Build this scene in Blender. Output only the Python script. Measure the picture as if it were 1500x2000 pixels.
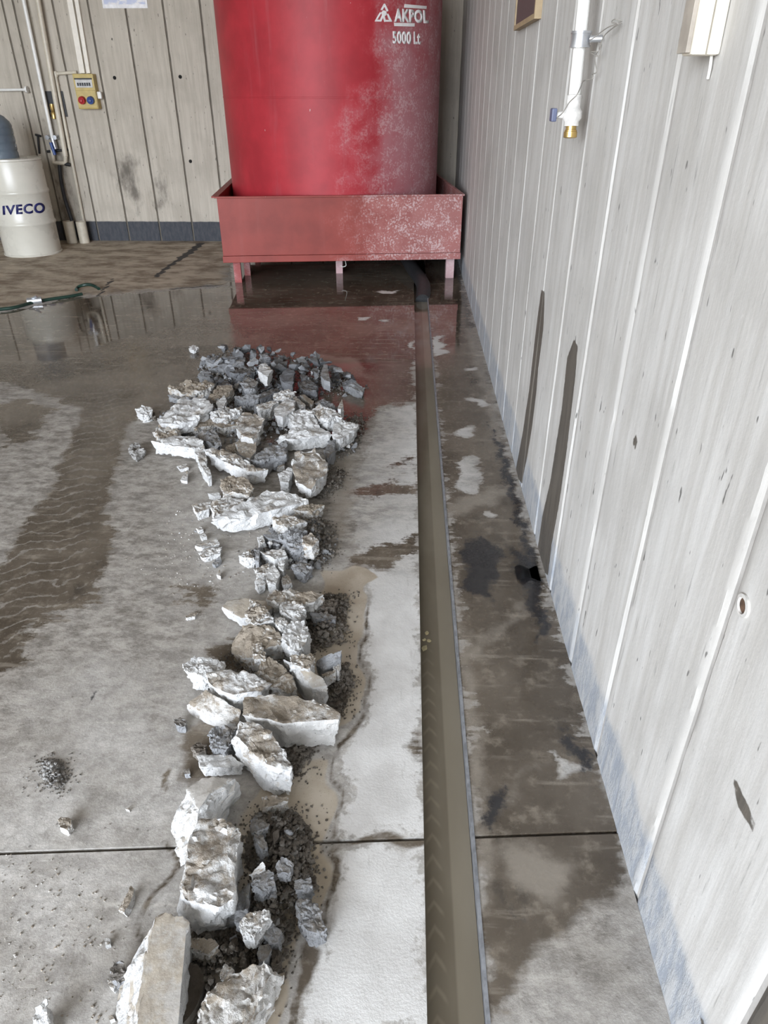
import bpy, bmesh, math, random
import numpy as np
from mathutils import Vector, Matrix, noise

for o in list(bpy.data.objects): bpy.data.objects.remove(o, do_unlink=True)
scene = bpy.context.scene
COL = scene.collection
random.seed(7)

# ------------------------------------------------------------------ camera
FPX, CX, CY, CAMH = 1367.4, 750.0, 1000.0, 1.6
PITCH, YAW, ROLL = math.radians(30.996), math.radians(1.90), math.radians(0.09)
_Rz = Matrix.Rotation(YAW, 3, 'Z')
FWD = _Rz @ Vector((0, math.cos(PITCH), -math.sin(PITCH)))
_U = _Rz @ Vector((0, math.sin(PITCH), math.cos(PITCH)))
_X = _Rz @ Vector((1, 0, 0))
UP = math.cos(ROLL) * _U + math.sin(ROLL) * _X
RGT = math.cos(ROLL) * _X - math.sin(ROLL) * _U
CAMPOS = Vector((0, 0, CAMH))
cam_d = bpy.data.cameras.new('camera')
cam = bpy.data.objects.new('camera', cam_d); COL.objects.link(cam)
cam_d.sensor_fit = 'VERTICAL'; cam_d.sensor_height = 36.0; cam_d.sensor_width = 27.0
cam_d.lens = FPX / 2000.0 * 36.0
cam_d.clip_start = 0.02; cam_d.clip_end = 200
m4 = Matrix((RGT, UP, -FWD)).transposed().to_4x4(); m4.translation = CAMPOS
cam.matrix_world = m4
scene.camera = cam

# ------------------------------------------------------------------ view + daylight
scene.view_settings.view_transform = 'Standard'
scene.view_settings.look = 'None'
scene.view_settings.gamma = 1.0
scene.view_settings.use_curve_mapping = False
scene.view_settings.exposure = 0.26
WORLD_STRENGTH = 17.0
world = bpy.data.worlds.new('sky'); scene.world = world
world.use_nodes = True
_wt = world.node_tree; _wt.nodes.clear()
_o = _wt.nodes.new('ShaderNodeOutputWorld'); _b = _wt.nodes.new('ShaderNodeBackground')
_tc = _wt.nodes.new('ShaderNodeTexCoord'); _sx = _wt.nodes.new('ShaderNodeSeparateXYZ')
_cr = _wt.nodes.new('ShaderNodeValToRGB')
_cr.color_ramp.elements[0].position = 0.49; _cr.color_ramp.elements[0].color = (0.29, 0.285, 0.27, 1)
_cr.color_ramp.elements[1].position = 0.51; _cr.color_ramp.elements[1].color = (0.88, 0.95, 1.05, 1)
_ma = _wt.nodes.new('ShaderNodeMath'); _ma.operation = 'MULTIPLY_ADD'
_ma.inputs[1].default_value = 0.5; _ma.inputs[2].default_value = 0.5
_wt.links.new(_tc.outputs['Generated'], _sx.inputs[0]); _wt.links.new(_sx.outputs['Z'], _ma.inputs[0])
_wt.links.new(_ma.outputs[0], _cr.inputs[0]); _wt.links.new(_cr.outputs[0], _b.inputs['Color'])
_b.inputs['Strength'].default_value = WORLD_STRENGTH
_wt.links.new(_b.outputs[0], _o.inputs['Surface'])

DOOR = (-7.0, -0.6, 4.9)        # open gateway behind the viewer: x from, x to, height
ADDED_GATE = (-5.3, -4.3, 4.9)         # unseen side opening added to even out the daylight: y from, y to, height
for nm, w_, h_p, loc_, rot_ in (('gateway_portal', DOOR[1] - DOOR[0], DOOR[2], ((DOOR[0] + DOOR[1]) / 2, -5.5, DOOR[2] / 2), (math.radians(90), 0, 0)),
                                ('added_gate_portal', ADDED_GATE[1] - ADDED_GATE[0], ADDED_GATE[2], (-7.5, (ADDED_GATE[0] + ADDED_GATE[1]) / 2, ADDED_GATE[2] / 2), (math.radians(90), 0, math.radians(-90)))):
    pl = bpy.data.lights.new(nm, 'AREA'); pl.shape = 'RECTANGLE'; pl.size = w_; pl.size_y = h_p; pl.cycles.is_portal = True
    plo = bpy.data.objects.new(nm, pl); COL.objects.link(plo); plo.location = loc_; plo.rotation_euler = rot_

# ------------------------------------------------------------------ pixel -> place
def ray(x, y): return (x - CX) * RGT + FPX * FWD - (y - CY) * UP
def onz(x, y, z=0.0):
    d = ray(x, y); return CAMPOS + d * ((z - CAMH) / d.z)
def onx(x, y, X):
    d = ray(x, y); return CAMPOS + d * (X / d.x)
def ony(x, y, Y):
    d = ray(x, y); return CAMPOS + d * (Y / d.y)
def oncyl(x, y, c, r):
    d = ray(x, y); a = d.x * d.x + d.y * d.y; b = -2 * (d.x * c[0] + d.y * c[1]); k = c[0]**2 + c[1]**2 - r * r
    t = (-b - math.sqrt(max(0, b * b - 4 * a * k))) / (2 * a); return CAMPOS + d * t

XW, YB = 0.55, 9.167            # right wall plane, back wall plane
TXL, TXR = 0.0625, 0.183        # trench edges
ROOM_L, FRONT, CEIL = -7.5, -5.5, 5.2

# ------------------------------------------------------------------ node helper
class NT:
    def __init__(s, name):
        s.m = bpy.data.materials.new(name); s.m.use_nodes = True; s.t = s.m.node_tree; s.t.nodes.clear()
        s.out = s.t.nodes.new('ShaderNodeOutputMaterial'); s.bs = s.t.nodes.new('ShaderNodeBsdfPrincipled')
        s.t.links.new(s.bs.outputs[0], s.out.inputs[0]); s._tc = None
    def put(s, sock, v):
        if v is None: return
        if isinstance(v, bpy.types.NodeSocket): s.t.links.new(v, sock)
        else:
            if isinstance(v, tuple) and len(v) == 3 and sock.type == 'RGBA': v = v + (1,)
            sock.default_value = v
    def tc(s, k='Object'):
        if s._tc is None: s._tc = s.t.nodes.new('ShaderNodeTexCoord')
        return s._tc.outputs[k]
    def pos(s):
        return s.t.nodes.new('ShaderNodeNewGeometry').outputs['Position']
    def nrm(s):
        return s.t.nodes.new('ShaderNodeNewGeometry').outputs['Normal']
    def sep(s, v):
        n = s.t.nodes.new('ShaderNodeSeparateXYZ'); s.put(n.inputs[0], v); return n.outputs
    def map(s, v, scale=(1, 1, 1), rot=(0, 0, 0), loc=(0, 0, 0)):
        n = s.t.nodes.new('ShaderNodeMapping'); s.put(n.inputs[0], v); n.inputs['Scale'].default_value = scale
        n.inputs['Rotation'].default_value = rot; n.inputs['Location'].default_value = loc; return n.outputs[0]
    def noise(s, v, scale, det=4, rough=.55, dist=0.0):
        n = s.t.nodes.new('ShaderNodeTexNoise'); s.put(n.inputs['Vector'], v); n.inputs['Scale'].default_value = scale
        n.inputs['Detail'].default_value = det; n.inputs['Roughness'].default_value = rough; n.inputs['Distortion'].default_value = dist
        return n.outputs['Fac']
    def vor(s, v, scale, feat='F1', rnd=1.0):
        n = s.t.nodes.new('ShaderNodeTexVoronoi'); n.feature = feat; s.put(n.inputs['Vector'], v)
        n.inputs['Scale'].default_value = scale; n.inputs['Randomness'].default_value = rnd; return n.outputs['Distance']
    def math(s, op, a, b=None, c=None, clamp=False):
        n = s.t.nodes.new('ShaderNodeMath'); n.operation = op; n.use_clamp = clamp
        s.put(n.inputs[0], a); s.put(n.inputs[1], b); s.put(n.inputs[2], c); return n.outputs[0]
    def step(s, v, lo, hi, a=0.0, b=1.0):
        n = s.t.nodes.new('ShaderNodeMapRange'); n.interpolation_type = 'SMOOTHSTEP'; s.put(n.inputs[0], v)
        n.inputs[1].default_value = lo; n.inputs[2].default_value = hi; n.inputs[3].default_value = a; n.inputs[4].default_value = b
        return n.outputs[0]
    def mix(s, f, a, b, mode='MIX'):
        n = s.t.nodes.new('ShaderNodeMix'); n.data_type = 'RGBA'; n.blend_type = mode
        s.put(n.inputs[0], f); s.put(n.inputs[6], a); s.put(n.inputs[7], b); return n.outputs[2]
    def fmix(s, f, a, b):
        n = s.t.nodes.new('ShaderNodeMix'); n.data_type = 'FLOAT'; s.put(n.inputs[0], f); s.put(n.inputs[2], a); s.put(n.inputs[3], b); return n.outputs[0]
    def attr(s, name, k='Fac'):
        n = s.t.nodes.new('ShaderNodeAttribute'); n.attribute_name = name; return n.outputs[k]
    def rnd(s):
        return s.t.nodes.new('ShaderNodeObjectInfo').outputs['Random']
    def bump(s, h, strength=.3, dist=.01):
        n = s.t.nodes.new('ShaderNodeBump'); s.put(n.inputs['Height'], h); s.put(n.inputs['Strength'], strength)
        n.inputs['Distance'].default_value = dist; s.t.links.new(n.outputs[0], s.bs.inputs['Normal'])
    def done(s, col, rough=.7, metal=0.0, **kw):
        s.put(s.bs.inputs['Base Color'], col); s.put(s.bs.inputs['Roughness'], rough); s.put(s.bs.inputs['Metallic'], metal)
        for k, v in kw.items(): s.put(s.bs.inputs[k.replace('_', ' ')], v)
        return s.m

def simple(name, col, rough=.5, metal=0.0, var=.12, scale=18, bump=.0, **kw):
    n = NT(name); f = n.noise(n.tc(), scale, 5)
    c = n.mix(n.step(f, .3, .7), tuple(x * (1 - var) for x in col), tuple(min(1, x * (1 + var)) for x in col))
    if bump: n.bump(f, bump, .004)
    return n.done(c, n.math('ADD', n.math('MULTIPLY', f, .15), rough - .075), metal, **kw)

# ---- floor concrete: dry, wet, slurry, stain come as stain maps stored on the slabs
def mat_floor():
    n = NT('floor_concrete'); p = n.pos()
    big = n.noise(p, 1.7, 5); med = n.noise(p, 7, 6, .6); fine = n.noise(p, 45, 6, .65); grit = n.noise(p, 160, 3, .7)
    streak = n.noise(n.map(p, (3, 26, 1), (0, 0, math.radians(28))), 1.0, 5, .6)
    streak2 = n.noise(n.map(p, (30, 2.5, 1), (0, 0, math.radians(-35))), 1.0, 4, .6)
    dry = n.mix(n.step(med, .3, .7), (.30, .278, .25), (.50, .48, .455))
    dry = n.mix(n.math('MULTIPLY', n.step(big, .35, .65), .5), dry, (.49, .475, .455))
    dry = n.mix(n.math('MULTIPLY', n.step(streak2, .60, .72), .45), dry, (.58, .56, .52))
    dry = n.mix(n.math('MULTIPLY', n.step(streak, .60, .74), .55), dry, (.58, .555, .51))
    dry = n.mix(n.math('MULTIPLY', n.step(n.noise(p, 22, 5, .6), .62, .75), .5), dry, (.20, .185, .165))
    dry = n.mix(n.math('MULTIPLY', n.step(fine, .58, .72), .4), dry, (.55, .53, .49))
    dry = n.mix(n.math('MULTIPLY', n.step(n.noise(p, 12, 8, .75), .50, .64), .45), dry, (.27, .25, .225))
    pit = n.step(n.vor(p, 38), .10, .16, 1.0, 0.0); pit = n.math('MULTIPLY', pit, n.step(n.noise(p, 6, 3), .5, .62))
    dry = n.mix(n.step(grit, .68, .75), dry, (.14, .13, .12))
    dry = n.mix(n.math('MULTIPLY', pit, .7), dry, (.15, .135, .12))
    sc1 = n.noise(n.map(p, (2.2, 110, 1), (0, 0, math.radians(24))), 1.0, 3, .5); sc2 = n.noise(n.map(p, (2.2, 110, 1), (0, 0, math.radians(-52))), 1.0, 3, .5)
    dry = n.mix(n.math('MULTIPLY', n.step(n.math('MAXIMUM', sc1, sc2), .72, .76), .55), dry, (.62, .60, .56))
    dry = n.mix(.55, dry, n.mix(n.step(n.noise(n.map(p, (1, 1.3, 1), (0, 0, .4)), 15, 14, .84), .38, .62), (.45, .43, .40), (1.25, 1.24, 1.22)), 'MULTIPLY')
    # pale scraped concrete
    cl = n.step(n.math('ADD', n.attr('clean'), n.math('MULTIPLY', n.math('SUBTRACT', fine, .5), 1.6)), -.12, .18)
    clc = n.mix(n.step(med, .3, .7), (.54, .525, .505), (.68, .67, .65))
    clc = n.mix(n.math('MULTIPLY', n.step(n.noise(n.map(p, (4, 1, 1), (0, 0, .5)), 9, 5), .6, .75), .5), clc, (.40, .385, .365))
    clc = n.mix(n.step(grit, .70, .77), clc, (.24, .22, .2))
    dry = n.mix(cl, dry, clc)
    # brown trodden dirt at the far end
    br = n.step(n.math('ADD', n.attr('brown'), n.math('MULTIPLY', n.math('SUBTRACT', med, .5), 1.5)), -.2, .4)
    brc = n.mix(n.step(n.noise(n.map(p, (1, 1.6, 1)), 3.2, 8, .68), .36, .62), (.21, .16, .112), (.50, .43, .335))
    dry = n.mix(br, dry, brc)
    # tyre tread lines
    q = n.sep(n.map(p, (1, 1, 1), (0, 0, math.radians(-24))))
    zz = n.math('ADD', n.math('MULTIPLY', q[1], 13.0), n.math('MULTIPLY', n.math('PINGPONG', n.math('MULTIPLY', q[0], 9.0), 1.0), .55))
    zz = n.math('ADD', zz, n.math('MULTIPLY', med, 2.2))
    ln = n.step(n.math('PINGPONG', zz, .5), .40, .47)
    tread = n.math('MULTIPLY', ln, n.step(n.math('ADD', n.attr('tread'), n.math('MULTIPLY', n.math('SUBTRACT', fine, .55), 1.7)), 0, .3))
    dry = n.mix(n.math('MULTIPLY', tread, .4), dry, (.54, .51, .465))
    dp = n.step(n.math('ADD', n.attr('damp'), n.math('MULTIPLY', n.math('SUBTRACT', n.noise(p, 3.5, 6, .65), .5), 3.0)), -.5, 1.0)
    dpc = n.mix(n.step(n.noise(n.map(p, (1, 1.9, 1), (0, 0, .5)), 11, 12, .80), .40, .60), (.095, .078, .060), (.37, .34, .30))
    dry = n.mix(n.math('MULTIPLY', dp, .72), dry, dpc)
    dry = n.mix(n.math('MULTIPLY', n.math('MULTIPLY', dp, n.step(n.noise(n.map(p, (14, 3.5, 1), (0, 0, math.radians(-30))), 1.0, 7, .7), .56, .68)), .32), dry, (.52, .49, .445))
    # wet film
    wn = n.math('ADD', n.math('MULTIPLY', n.math('SUBTRACT', med, .5), 1.5), n.math('MULTIPLY', n.math('SUBTRACT', fine, .5), 1.3))
    wn = n.math('ADD', wn, n.math('MULTIPLY', n.math('SUBTRACT', streak, .5), 1.8))
    wn = n.math('ADD', wn, n.math('MULTIPLY', n.math('SUBTRACT', n.noise(p, 2.6, 4), .5), 1.2))
    wn = n.math('MULTIPLY', wn, n.attr('loose'))
    wet = n.step(n.math('ADD', n.attr('wet'), wn), -.16, .20)
    wet = n.math('MULTIPLY', wet, n.math('SUBTRACT', 1.0, n.math('MULTIPLY', tread, .6)))
    wetc = n.mix(n.step(big, .35, .65), (.070, .055, .040), (.150, .124, .096))
    wetc = n.mix(n.math('MULTIPLY', n.step(n.noise(p, 16, 6, .68), .5, .7), .75), wetc, (.235, .20, .158))
    wetc = n.mix(n.math('MULTIPLY', n.step(n.noise(n.map(p, (1, .6, 1)), 5.5, 6, .66), .56, .72), .8), wetc, (.050, .042, .034))
    wetc = n.mix(n.math('MULTIPLY', n.step(streak, .56, .70), .5), wetc, (.30, .262, .215))
    col = n.mix(wet, dry, wetc)
    # slurry
    sl = n.step(n.math('ADD', n.attr('slurry'), n.math('MULTIPLY', n.math('SUBTRACT', med, .5), .7)), -.1, .12)
    slc = n.mix(n.step(med, .35, .65), (.36, .305, .235), (.47, .415, .34))
    slc = n.mix(n.step(n.noise(p, 210, 2, .7), .64, .72), slc, (.10, .08, .06))
    col = n.mix(sl, col, slc)
    fm = n.step(n.math('ADD', n.attr('film'), n.math('MULTIPLY', n.math('SUBTRACT', n.noise(p, 11, 6, .7), .5), 2.6)), -.5, .8)
    col = n.mix(n.math('MULTIPLY', fm, .72), col, n.mix(med, (.22, .19, .155), (.36, .32, .27)))
    # oil and rubber stains
    st = n.step(n.math('ADD', n.attr('stain'), n.math('MULTIPLY', n.math('SUBTRACT', n.noise(p, 32, 8, .75), .5), 2.6)), -.1, .45)
    col = n.mix(n.math('MULTIPLY', st, .92), col, (.022, .022, .025))
    pud = n.step(n.math('ADD', n.attr('puddle'), n.math('MULTIPLY', n.math('SUBTRACT', med, .5), 1.2)), -.1, .2)
    r = n.fmix(wet, .82, n.math('ADD', .10, n.math('MULTIPLY', n.step(fine, .4, .75), .38)))
    r = n.fmix(n.math('MULTIPLY', pud, wet), r, .035)
    r = n.fmix(sl, r, .38)
    h = n.math('ADD', n.math('MULTIPLY', fine, .7), n.math('MULTIPLY', grit, .5))
    h = n.math('ADD', h, n.math('MULTIPLY', med, .5))
    n.bump(h, n.fmix(n.math('MAXIMUM', wet, sl), .30, n.fmix(pud, .045, .006)), .006)
    return n.done(col, r)

def mat_wall(name, lo, hi, band, bandw, bandh, scuff):
    n = NT(name); p = n.pos(); q = n.sep(p)
    ver = n.noise(n.map(p, (24, 24, 1.6)), 1.0, 6, .62); ver2 = n.noise(n.map(p, (70, 70, 5)), 1.0, 4, .6)
    med = n.noise(p, 3.2, 5); fine = n.noise(p, 40, 6, .65)
    c = n.mix(n.step(ver, .3, .7), lo, hi)
    c = n.mix(n.math('MULTIPLY', n.step(med, .42, .68), .45), c, tuple(x * .86 for x in lo))
    c = n.mix(n.math('MULTIPLY', n.step(ver2, .62, .76), scuff), c, tuple(x * .52 for x in lo))
    c = n.mix(n.math('MULTIPLY', n.step(fine, .60, .75), .35), c, tuple(min(1, x * 1.12) for x in hi))
    c = n.mix(n.step(n.noise(n.map(p, (55, 55, 16)), 1.0, 2, .5), .705, .75), c, tuple(x * .35 for x in lo))
    # painted skirting band
    bm = n.step(n.math('ADD', q[2], n.math('MULTIPLY', n.math('SUBTRACT', n.noise(p, 14, 5), .5), .09 if bandw > .1 else .012)), bandh - (.03 if bandw > .1 else .006), bandh + (.03 if bandw > .1 else .006), 1.0, 0.0)
    worn = n.step(n.noise(n.map(p, (30, 30, 9)), 1.0, 6, .7), .36, .62)
    bc = n.mix(n.math('MULTIPLY', worn, bandw), band, tuple(x * .92 for x in hi))
    c = n.mix(bm, c, bc)
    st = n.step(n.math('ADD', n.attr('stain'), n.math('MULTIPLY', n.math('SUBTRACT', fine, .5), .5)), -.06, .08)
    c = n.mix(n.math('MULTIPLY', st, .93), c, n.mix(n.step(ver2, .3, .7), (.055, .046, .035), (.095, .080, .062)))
    gr = n.step(n.math('ADD', n.attr('grime_shade'), n.math('MULTIPLY', n.math('SUBTRACT', n.noise(n.map(p, (1, 1, .5)), 7, 6, .65), .5), 3.0)), -.2, .8)
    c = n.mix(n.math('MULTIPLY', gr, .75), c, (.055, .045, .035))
    h = n.math('ADD', n.math('MULTIPLY', ver, .8), n.math('ADD', n.math('MULTIPLY', fine, .5), n.math('MULTIPLY', bm, n.math('MULTIPLY', worn, .7))))
    n.bump(h, .35, .005)
    return n.done(c, n.fmix(st, .85, .55))

def mat_rock(name, white, tan, tanamt, speck=.5, mask_scale=9, bmp=1.0):
    n = NT(name); p = n.pos(); r = n.rnd()
    fine = n.noise(p, 75, 6, .7); med = n.noise(p, 22, 5, .6); big = n.noise(p, mask_scale, 4, .6)
    c = n.mix(n.step(med, .3, .7), tuple(x * .80 for x in white), white)
    c = n.mix(n.math('MULTIPLY', n.step(fine, .6, .74), speck), c, tuple(x * .42 for x in white))
    c = n.mix(n.math('MULTIPLY', n.step(n.noise(p, 150, 3), .64, .72), speck), c, tuple(x * .33 for x in white))
    nz = n.sep(n.nrm())[2]
    k = n.math('ADD', n.math('MULTIPLY', nz, .30), n.math('ADD', big, n.math('MULTIPLY', n.math('SUBTRACT', r, .5), .25)))
    k = n.math('ADD', k, n.math('MULTIPLY', n.math('SUBTRACT', fine, .5), .5))
    f = n.step(k, 1.02 - tanamt, 1.24 - tanamt)
    tc = n.mix(n.step(med, .35, .65), tuple(x * .72 for x in tan), tan)
    c = n.mix(n.math('MULTIPLY', f, .85), c, tc)
    n.bump(n.math('ADD', n.math('MULTIPLY', fine, .9), n.math('MULTIPLY', med, .9)), bmp, .011)
    return n.done(c, .92)

M = {}
M['floor'] = mat_floor()
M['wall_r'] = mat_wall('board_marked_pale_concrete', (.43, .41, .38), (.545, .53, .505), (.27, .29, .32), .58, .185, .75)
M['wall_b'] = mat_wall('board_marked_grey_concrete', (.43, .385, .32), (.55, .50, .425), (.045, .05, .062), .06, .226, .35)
M['white'] = mat_rock('broken_concrete_white', (.70, .695, .685), (.31, .25, .18), .32, .85)
M['tan'] = mat_rock('broken_concrete_dusty', (.66, .645, .62), (.29, .23, .16), .53, .85)
M['smooth'] = mat_rock('broken_concrete_floor_face', (.50, .475, .44), (.42, .365, .29), .36, .25, 9, .22)
M['grey'] = mat_rock('broken_concrete_grey', (.33, .335, .345), (.20, .175, .145), .30)
M['slate'] = mat_rock('broken_concrete_damp', (.185, .19, .20), (.10, .085, .07), .34)
M['clod'] = mat_rock('damp_clods', (.23, .205, .175), (.085, .066, .048), .50)
M['clod_grey'] = mat_rock('grey_gravel', (.36, .35, .335), (.10, .08, .06), .36)

# ------------------------------------------------------------------ object helpers
def link(o, parent=None):
    COL.objects.link(o)
    if parent is not None: o.parent = parent
    return o
def tag(o, label=None, cat=None, group=None, kind=None):
    if label: o['label'] = label
    if cat: o['category'] = cat
    if group: o['group'] = group
    if kind: o['kind'] = kind
    return o
def mesh_obj(name, bm, mat, parent=None, smooth=None, loc=None):
    me = bpy.data.meshes.new(name)
    if loc is not None: bmesh.ops.translate(bm, verts=bm.verts, vec=-Vector(loc))
    bm.to_mesh(me); bm.free()
    if smooth is not None:
        for f in me.polygons: f.use_smooth = True
        if smooth < 179: me.set_sharp_from_angle(angle=math.radians(smooth))
    if mat: me.materials.append(mat)
    o = bpy.data.objects.new(name, me)
    if loc is not None: o.location = loc
    return link(o, parent)
def empty(name, loc=(0, 0, 0), rz=0.0):
    o = bpy.data.objects.new(name, None); o.location = loc; o.rotation_euler = (0, 0, rz); o.empty_display_size = .1
    return link(o)
def bx(bm, a, b, bev=0.0):
    r = bmesh.ops.create_cube(bm, size=1.0); vs = r['verts']
    a, b = Vector(a), Vector(b); c = (a + b) / 2; s = b - a
    for v in vs: v.co = Vector((v.co.x * s.x + c.x, v.co.y * s.y + c.y, v.co.z * s.z + c.z))
    if bev: bmesh.ops.bevel(bm, geom=list({e for v in vs for e in v.link_edges}), offset=bev, segments=2, affect='EDGES', profile=.6)
    return vs
def box(a, b, bev=0.0):
    bm = bmesh.new(); bx(bm, a, b, bev); return bm
def tube(bm, pts, r, seg=10, cap=True):
    pts = [Vector(p) for p in pts]; rings = []; n = len(pts); prev = None
    rr = r if isinstance(r, (list, tuple)) else [r] * n
    for i, p in enumerate(pts):
        t = (pts[min(i + 1, n - 1)] - pts[max(i - 1, 0)]).normalized()
        if prev is None:
            a = Vector((0, 0, 1)) if abs(t.z) < .9 else Vector((1, 0, 0)); u = t.cross(a).normalized()
        else: u = (prev - t * prev.dot(t)).normalized()
        prev = u; w = t.cross(u)
        rings.append([bm.verts.new(p + (u * math.cos(k * 2 * math.pi / seg) + w * math.sin(k * 2 * math.pi / seg)) * rr[i]) for k in range(seg)])
    for a, b in zip(rings, rings[1:]):
        for k in range(seg): bm.faces.new((a[k], a[(k + 1) % seg], b[(k + 1) % seg], b[k]))
    if cap: bm.faces.new(rings[0][::-1]); bm.faces.new(rings[-1])
    return bm
def lathe(prof, seg=48, c=(0, 0, 0)):
    bm = bmesh.new(); rings = []
    for r, z in prof:
        rings.append([bm.verts.new((c[0] + max(r, 1e-4) * math.cos(k * 2 * math.pi / seg), c[1] + max(r, 1e-4) * math.sin(k * 2 * math.pi / seg), c[2] + z)) for k in range(seg)])
    for a, b in zip(rings, rings[1:]):
        for k in range(seg): bm.faces.new((a[k], a[(k + 1) % seg], b[(k + 1) % seg], b[k]))
    bm.faces.new(rings[0][::-1]); bm.faces.new(rings[-1])
    bmesh.ops.remove_doubles(bm, verts=bm.verts, dist=1e-5)
    bmesh.ops.recalc_face_normals(bm, faces=bm.faces)
    return bm
def smooth_path(pts, k=6):
    pts = [Vector(p) for p in pts]; out = []
    P = [pts[0]] + pts + [pts[-1]]
    for i in range(1, len(P) - 2):
        a, b, c, d = P[i - 1], P[i], P[i + 1], P[i + 2]
        for j in range(k):
            t = j / k
            out.append(.5 * ((2 * b) + (c - a) * t + (2 * a - 5 * b + 4 * c - d) * t * t + (3 * b - a - 3 * c + d) * t ** 3))
    out.append(pts[-1]); return out

# ---- signed distances for the stain maps
def sd_poly(P, poly):
    poly = np.array(poly, float); n = len(poly); d = np.full(len(P), 1e9); ins = np.zeros(len(P), bool)
    for i in range(n):
        a, b = poly[i], poly[(i + 1) % n]; e = b - a; w = P - a
        t = np.clip((w @ e) / max(e @ e, 1e-12), 0, 1)[:, None]; d = np.minimum(d, ((w - e * t) ** 2).sum(1))
        c = (a[1] <= P[:, 1]) != (b[1] <= P[:, 1])
        with np.errstate(divide='ignore', invalid='ignore'):
            xi = a[0] + (P[:, 1] - a[1]) * (b[0] - a[0]) / (b[1] - a[1] if b[1] != a[1] else 1e-12)
        ins ^= c & (P[:, 0] < xi)
    d = np.sqrt(d); return np.where(ins, d, -d)
def sd_line(P, pl, w):
    pl = np.array(pl, float); d = np.full(len(P), 1e9)
    for a, b in zip(pl, pl[1:]):
        e = b - a; q = P - a; t = np.clip((q @ e) / max(e @ e, 1e-12), 0, 1)[:, None]
        d = np.minimum(d, ((q - e * t) ** 2).sum(1))
    return w - np.sqrt(d)
def fpoly(px): return [tuple(onz(x, y))[:2] for x, y in px]
def Z(px, ox, oy, s): return [(ox + x * s, oy + y * s) for x, y in px]

# ------------------------------------------------------------------ floor stain layout
WET = [
 [(-120,640),(0,612),(60,600),(140,582),(240,575),(330,568),(445,560),(450,520),(460,500),(900,500),(905,545),(950,720),(985,860),(1030,1010),(1061,1112),(1115,1287),(1165,1475),(1210,1620),(1225,1700),(1205,1738),(1165,1760),(1125,1790),(1100,1820),(1075,1850),(1030,1875),(1018,1895),(1010,1940),(1000,1985),(960,2000),(945,2000),(928,1640),(905,1400),(870,980),(850,780),(838,640),(812,700),(812,785),(740,795),(715,830),(690,870),(690,740),(600,730),(450,730),(400,770),(300,790),(240,810),(200,820),(120,780),(0,745),(-120,760)],
 [(170,740),(330,720),(300,790),(250,830),(212,985),(215,1090),(180,1180),(80,1215),(60,1290),(-60,1350),(-60,1180),(10,1090),(30,1050),(95,960),(130,880),(160,800)],
 [(0,790),(50,775),(100,800),(60,860),(0,880)],
 [(345,1152),(385,1142),(440,1147),(430,1172),(390,1188),(350,1165)],
 [(365,1440),(400,1410),(440,1400),(480,1500),(400,1540),(360,1510),(350,1460)],
 [(400,1270),(450,1250),(540,1260),(560,1420),(480,1330),(420,1300)],
 [(680,1080),(740,1068),(812,1050),(814,1072),(760,1108),(690,1118)],
 [(690,960),(760,945),(812,948),(812,966),(730,975)],
 [(755,905),(800,890),(812,900),(790,915)],
 [(790,1450),(826,1440),(827,1490),(812,1480)],
 [(470,700),(700,720),(720,800),(690,870),(450,860),(300,800)],
]
WLINE = [([(715,1165),(722,1215),(700,1260),(712,1300),(722,1360),(718,1395),(690,1420),(655,1450),(650,1500),(662,1570),(655,1610),(665,1632)], .006),
 ([(655,1645),(826,1637)], .010),
 ([(325,1652),(348,1675),(325,1710),(285,1760),(275,1810),(282,1850),(255,1885)], .006),
 ([(648,1660),(650,1740),(640,1800),(610,1850)], .010), ([(605,1865),(570,1950),(580,2010)], .014),
 ([(330,1500),(322,1520),(330,1540)], .006)]
DRYP = [Z(q, 700, 450, .35) for q in (
 [(408,590),(480,585),(455,620),(490,640),(470,660),(510,680),(430,705),(412,680)], [(578,765),(660,762),(655,780),(590,780)],
 [(585,935),(640,930),(735,965),(690,990),(620,955)], [(545,1130),(575,1110),(635,1098),(640,1125),(658,1140),(600,1155),(550,1150)],
 [(555,1300),(590,1265),(635,1248),(668,1268),(680,1380),(690,1430),(650,1478),(590,1475),(540,1435),(565,1400)], [(690,1585),(735,1570),(782,1582),(770,1608),(710,1612)],
 [(110,340),(230,335),(200,355),(120,352)], [(0,485),(60,480),(50,502),(0,505)], [(110,500),(170,495),(150,515)], [(270,650),(310,610),(312,665)])]
DRYP += [Z([(165,830),(190,835),(240,880),(330,890),(280,912),(195,930)], 1000, 1100, .45)]
CLEAN = [
 [(740,802),(812,788),(815,900),(818,1200),(824,1440),(828,1628),(700,1636),(672,1620),(668,1592),(685,1562),(668,1480),(690,1430),(722,1395),(725,1300),(705,1215),(725,1140),(700,1100),(685,1000),(695,930),(720,870)],
 [(660,1668),(700,1655),(826,1650),(834,2020),(590,2020),(600,1900),(640,1810),(652,1740)],
] + DRYP
BROWN = [[(-400,440),(470,440),(450,556),(330,566),(140,580),(0,606),(-400,640)]]
SLUR = [
 [(630,1118),(700,1108),(745,1124),(716,1148),(710,1178),(716,1212),(692,1258),(705,1300),(714,1350),(710,1388),(684,1408),(600,1425),(560,1480),(540,1400),(620,1250)],
 [(590,1480),(640,1490),(652,1580),(640,1650),(642,1720),(630,1790),(590,1840),(560,1900),(545,2010),(350,2010),(450,1820),(480,1560)],
 ]
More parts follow.
